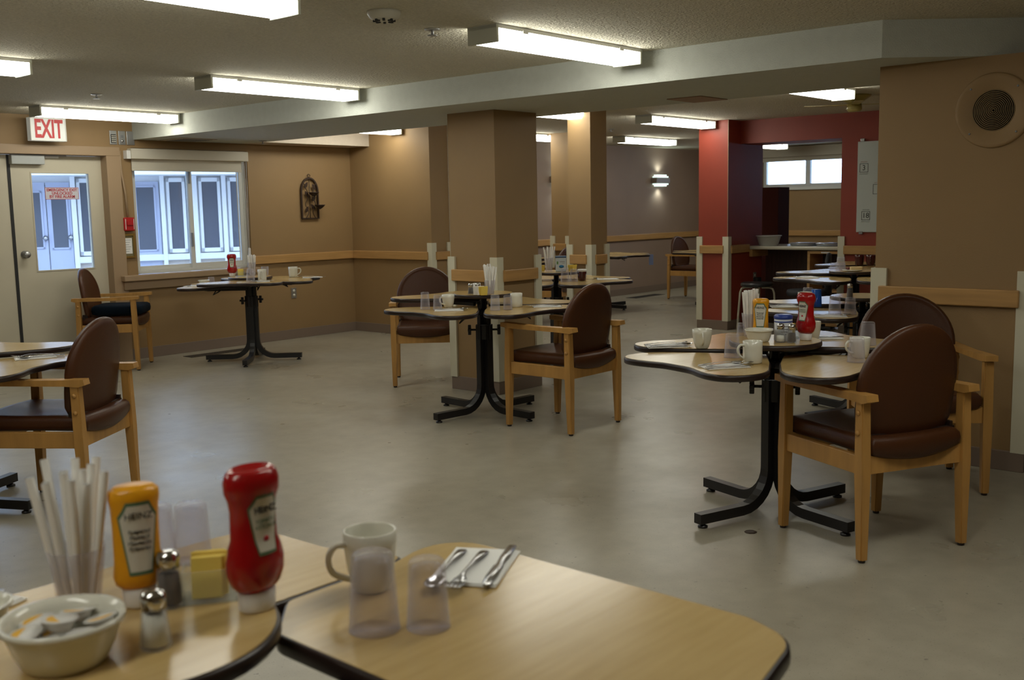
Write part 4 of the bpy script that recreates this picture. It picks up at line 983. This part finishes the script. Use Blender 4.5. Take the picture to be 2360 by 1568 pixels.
# ---- table between pillars
Z = .85
straw_cup((7.148, 5.80, Z), 'clear cup of straws on the table between the pillars', 10, 15, .12, .21, .16, 'white straw in the cup on the table between the pillars', .030, .040)
t = thing('thickener_tub', 'white and blue printed tub on the table between the pillars', 'container', (7.192, 5.70, Z), math.radians(-52))
obj('body', MB().box(-.047, .047, -.035, .035, 0, .128, .006), mat('white_printed_tub', (.55, .62, .66), .4), t); obj('lid', MB().box(-.049, .049, -.037, .037, .120, .136, .004), mat('dark_blue_lid', (.03, .08, .18), .4), t)
q = MB(); q.lathe([(.022, 0), (.0, .001)], M=Matrix.Translation((.005, -.036, .045)) @ Matrix.Rotation(PI / 2, 4, 'X') @ Matrix.Diagonal((1, .6, 1, 1)), n=20); obj('blue_mark', q, mat('blue_print', (.02, .20, .45), .5), t)
obj('green_mark', MB().box(-.035, -.022, -.0365, -.035, .065, .09), mat('green_print', (.12, .28, .08), .5), t)
q = MB(); q.box(-.01, .035, -.0365, -.035, .085, .09); q.box(.01, .035, -.0365, -.035, .072, .075); obj('print', q, GREY, t)
for i in range(3): packet((7.285 + .01 * i, 5.665 - .012 * i, Z), -50 + 20 * i, YEL, 'yellow packet right of the printed tub', 'yellow packets by the printed tub', .2, .05, .055)
for i in range(2): packet((7.12 + .01 * i, 5.87 - .01 * i, Z), -50 + 20 * i, YEL, 'yellow packet left of the straw cup between the pillars', 'yellow packets left of the straws between the pillars', .2, .04, .055)
tumbler((7.02, 5.52, .775), 'left upturned tumbler on the table between the pillars', .12, .040, .031); tumbler((7.09, 5.48, .775), 'right upturned tumbler on the table between the pillars', .108, .036, .028)
mug((7.20, 5.475, .775), 60, 'maroon mug with a white lid between the pillars', .088, .040, .032, MAROON, True, False)
setting((7.43, 5.37, .775), -45, 'on the table between the pillars', (('spoon', .01, -.02, 0), ('fork', -.015, .02, 0)))
# ---- table behind the right table
shaker((6.32, 2.70, .80), 'tall pepper shaker on the table with the blue tumbler', False, .10, .75)
tumbler((6.18, 2.735, .715), 'left upturned tumbler in front of the blue tumbler table', .118, .040, .031); tumbler((6.26, 2.67, .715), 'right upturned tumbler in front of the blue tumbler table', .105, .038, .029)
mug((6.29, 2.985, .74), 60, 'square-sided white cup beside the blue tumbler', .098, .046, .036, hand=False)
tumbler((6.375, 2.948, .74), 'blue upturned tumbler behind the ketchup bottle', .112, .036, .030, True, BLUET); tumbler((6.415, 3.025, .74), 'clear tumbler just behind the blue one', .118, .036, .030)
setting((6.09, 2.72, .715), -60, 'in front of the blue tumbler table', (('spoon', .01, .02, 180), ('fork', -.015, 0, 186)))
setting((6.27, 3.11, .74), -55, 'left of the blue tumbler', (('fork', .015, 0, 30), ('spoon', -.015, 0, 190)))
# ---- hatch table
Z = .825
tumbler((8.60, 3.76, Z), 'upturned tumbler beside the toast', .115, .040, .031)
t = thing('toast_plate', 'small white plate with toast and fruit near the hatch', 'plate', (8.555, 3.635, Z))
obj('plate', MB().lathe([(0, 0), (.05, 0), (.085, .010), (.084, .013), (.05, .004), (0, .004)], n=30), CERAM, t)
tag(obj('toast_slice', MB().box(-.05, .05, -.02, .02, 0, .028, .006), mat('toasted_bread', (.62, .45, .22), .8), None, (8.545, 3.60, Z + .012), -.9), 'slice of toast on the small white plate', 'toast')
for i in range(3): tag(obj('berry', MB().lathe([(0, 0), (.008, .002), (.012, .010), (.008, .018), (0, .02)], n=12), mat('dark_berry', (.12, .02, .02), .3), None, (8.56 + .012 * i, 3.675 - .014 * (i % 2) + .01 * i, Z + .012)), 'dark berry beside the toast', 'berry', 'berries beside the toast')
tumbler((8.90, 3.96, .80), 'left of two small tumblers at the back of the hatch table', .07, .032, .027); tumbler((8.93, 3.89, .80), 'right of two small tumblers at the back of the hatch table', .07, .032, .027)
setting((8.33, 3.94, .775), -65, 'on the hatch table', (('knife', -.01, 0, 5), ('fork', .02, 0, 0)))
mug((9.73, 4.07, .80), 20, 'whole maroon mug on the table under the whiteboard', .10, .045, .036, MAROON)
mug((9.745, 3.965, .80), 200, 'maroon mug half hidden by the wide pillar edge', .10, .045, .036, MAROON)
mug((12.82, 7.02, .745), 120, 'white mug on the far table left of the red pillar', .09, .042, .036)
napkin((12.72, 7.50, .7515), -50, 'on the far table behind the red pillar')
tag(obj('cloth_strap', MB().box(-.03, .03, -.004, .004, -.14, .004, .002), mat('pale_blue_cloth', (.25, .32, .55), .7), None, (12.06, 7.98, .735), -.9), 'pale blue cloth tag hanging from the far table edge', 'cloth')

# ============================================================ SERVING HATCH
t = thing('serving_counter', 'cream serving counter in the red hatch', 'counter', (10.84, 4.672, 0))
obj('countertop', MB().box(0, .62, 0, 1.175, .885, .925, .012), mat('cream_countertop', (.55, .52, .42), .25), t)
obj('knee_panel', MB().box(.42, .46, .55, 1.175, 0, .885), DARKWD, t); obj('grey_panel', MB().box(.38, .42, .30, .55, 0, .885), PANELG, t)
obj('bracket', MB().box(.02, .40, 1.135, 1.175, .80, .885, .004), RAILW, t)
t = thing('open_cabinet', 'open maple cabinet under the serving counter', 'cabinet', (10.87, 4.72, 0))
for nm, b in (('side_panel', (0, .34, 0, .03, 0, .875)), ('side_panel', (0, .34, .39, .42, 0, .875)), ('top_panel', (0, .34, .03, .39, .845, .875)), ('bottom_panel', (0, .34, .03, .39, .05, .08)), ('shelf', (.02, .34, .03, .39, .42, .44))): obj(nm, MB().box(*b, .002), RAILW, t)
obj('back_panel', MB().box(.33, .34, .03, .39, .08, .845), DARKWD, t); obj('label_strip', MB().box(-.003, 0, .16, .26, .852, .868), LIDW, t)
q = MB(); q.lathe([(0, 0), (.10, 0), (.105, .004), (.135, .105), (.145, .108), (.145, .116), (.13, .116), (.098, .01), (0, .008)], n=36)
tag(obj('plastic_tub', q, mat('translucent_white_tub', (.55, .56, .55), .4), None, (10.99, 5.67, .925)), 'round white plastic tub on the left of the serving counter', 'tub')
FOIL = mat('crumpled_plastic_film', (.55, .62, .75), .12, metal=.6, bump=.8, bscale=18)
for i, (y, ln) in enumerate(((5.30, .30), (4.98, .30))):
    t = thing('wrapped_tray', ('left' if i == 0 else 'right') + ' film-wrapped tray on the serving counter', 'tray', (11.12, y, .925))
    q = MB(); q.lathe([(0, 0), (.19, 0), (.205, .02), (.20, .03), (.0, .034)], M=Matrix.Diagonal((.8, .78, 1, 1)), n=24); obj('film', q, FOIL, t); obj('rim', MB().lathe([(.206, .018), (.209, .022), (.204, .026)], M=Matrix.Diagonal((.8, .78, 1, 1)), n=24), SILV, t)
tag(obj('partition_panel', MB().box(0, .30, 0, .22, 0, 1.60, .004), mat('dark_maroon_paint', (.08, .02, .015), .85, spec=.2), None, (12.0, 6.07, 0)), 'dark maroon panel seen through the hatch', 'panel')
# stool
t = thing('stool', 'round black stool with cream steel legs below the counter', 'stool', (10.25, 5.42, 0))
obj('seat', MB().lathe([(0, .515), (.16, .515), (.175, .525), (.175, .548), (.16, .56), (0, .562)], n=32), mat('black_vinyl', (.012, .012, .013), .35), t)
for a in range(4):
    A = a * PI / 2 + .35; P = [(.05, .505), (.13, .505), (.165, .49), (.18, .45), (.20, .2), (.21, .0)]
    obj('leg', MB().tube([(r * math.cos(A), r * math.sin(A), z) for r, z in P], .011, 8), mat('cream_steel_tube', (.45, .42, .33), .35), t)
# dark task chair
t = thing('task_chair', 'dark task chair in front of the open cabinet', 'chair', (10.42, 4.92, 0), math.radians(200))
DK = mat('charcoal_fabric', (.02, .022, .026), .7)
ol = [(.21 * math.cos(a * PI / 12) * (1 if abs(math.cos(a * PI / 12)) < .9 else .97), .22 * math.sin(a * PI / 12)) for a in range(24)]
q = MB(); pillow(q, ol, [(.3, 0), (.95, .05), (1, .5), (.95, .95), (.3, 1)], lambda a, b, h: (a, b, .42 + .07 * h)); obj('seat', q, DK, t)
q = MB(); pillow(q, ol, [(.3, 0), (.95, .05), (1, .5), (.95, .95), (.3, 1)], lambda a, b, h: (a, .19 + .05 * h + .3 * a * a * -1, .66 + b)); obj('backrest', q, DK, t)
q = MB(); q.cyl((0, 0, 0), .025, .10, .43, 12); q.box(-.02, .02, .0, .24, .40, .42); q.box(-.02, .02, .23, .25, .40, .66); obj('post', q, BLACK, t)
for a in range(5):
    D = Matrix.Rotation(a * 2 * PI / 5, 4, 'Z'); l = obj('base_leg', MB().box(.0, .27, -.02, .02, .07, .10, .005, M=D), BLACK, t)
    obj('caster', MB().lathe([(0, -.012), (.03, -.012), (.03, .012), (0, .012)], M=Matrix.Translation(D @ Vector((.25, 0, .03))) @ D @ Matrix.Rotation(PI / 2, 4, 'X'), n=14), BLACK, l)
# whiteboard
t = thing('whiteboard', 'tall whiteboard with handwriting on the red wall', 'whiteboard', (10.65, 4.49, 1.09))
obj('board', MB().box(-.02, 0, -1.0, 0, 0, .93, .003), mat('whiteboard_enamel', (.55, .60, .58), .25), t)
for y in (-.05, -.9):
    for z in (-.02, .93): obj('mounting_clip', MB().box(-.026, 0, y - .02, y + .02, z - .0, z + .03, .003), SILV, t)
HR = (PI / 2, 0, -PI / 2)
def note(y, z, s_, body, title, tcol, under=None):
    q = MB()
    for a in ((-s_, s_, -s_, -s_ + .004), (-s_, s_, s_ - .004, s_), (-s_, -s_ + .004, -s_, s_), (s_ - .004, s_, -s_, s_)): q.box(-.0215, -.020, y + a[0], y + a[1], z + a[2], z + a[3])
    obj('drawn_square', q, INK, t)
    if body: text('handwriting', body, .075, INK, t, (-.021, y, z), HR, .0004)
    def scrawl(zc, m_, wd, seed):
        r = random.Random(seed); P = []
        for k in range(15): P.append((-.0212, y - wd + 2 * wd * k / 14, zc + .006 * math.sin(k * 2.1) + .003 * (r.random() - .5)))
        obj('handwriting', MB().tube(P, .0009, 4, up=(1, 0, 0)), m_, t)
    if title: scrawl(z + s_ + .016, tcol, .035, 3)
    if under: scrawl(z - s_ - .016, INK, .045, 4)
note(-.07, .66, .045, '3', 1, REDINK, 1); note(-.22, .44, .05, '', 1, REDINK); note(-.10, .17, .045, '18', 1, INK, 1)
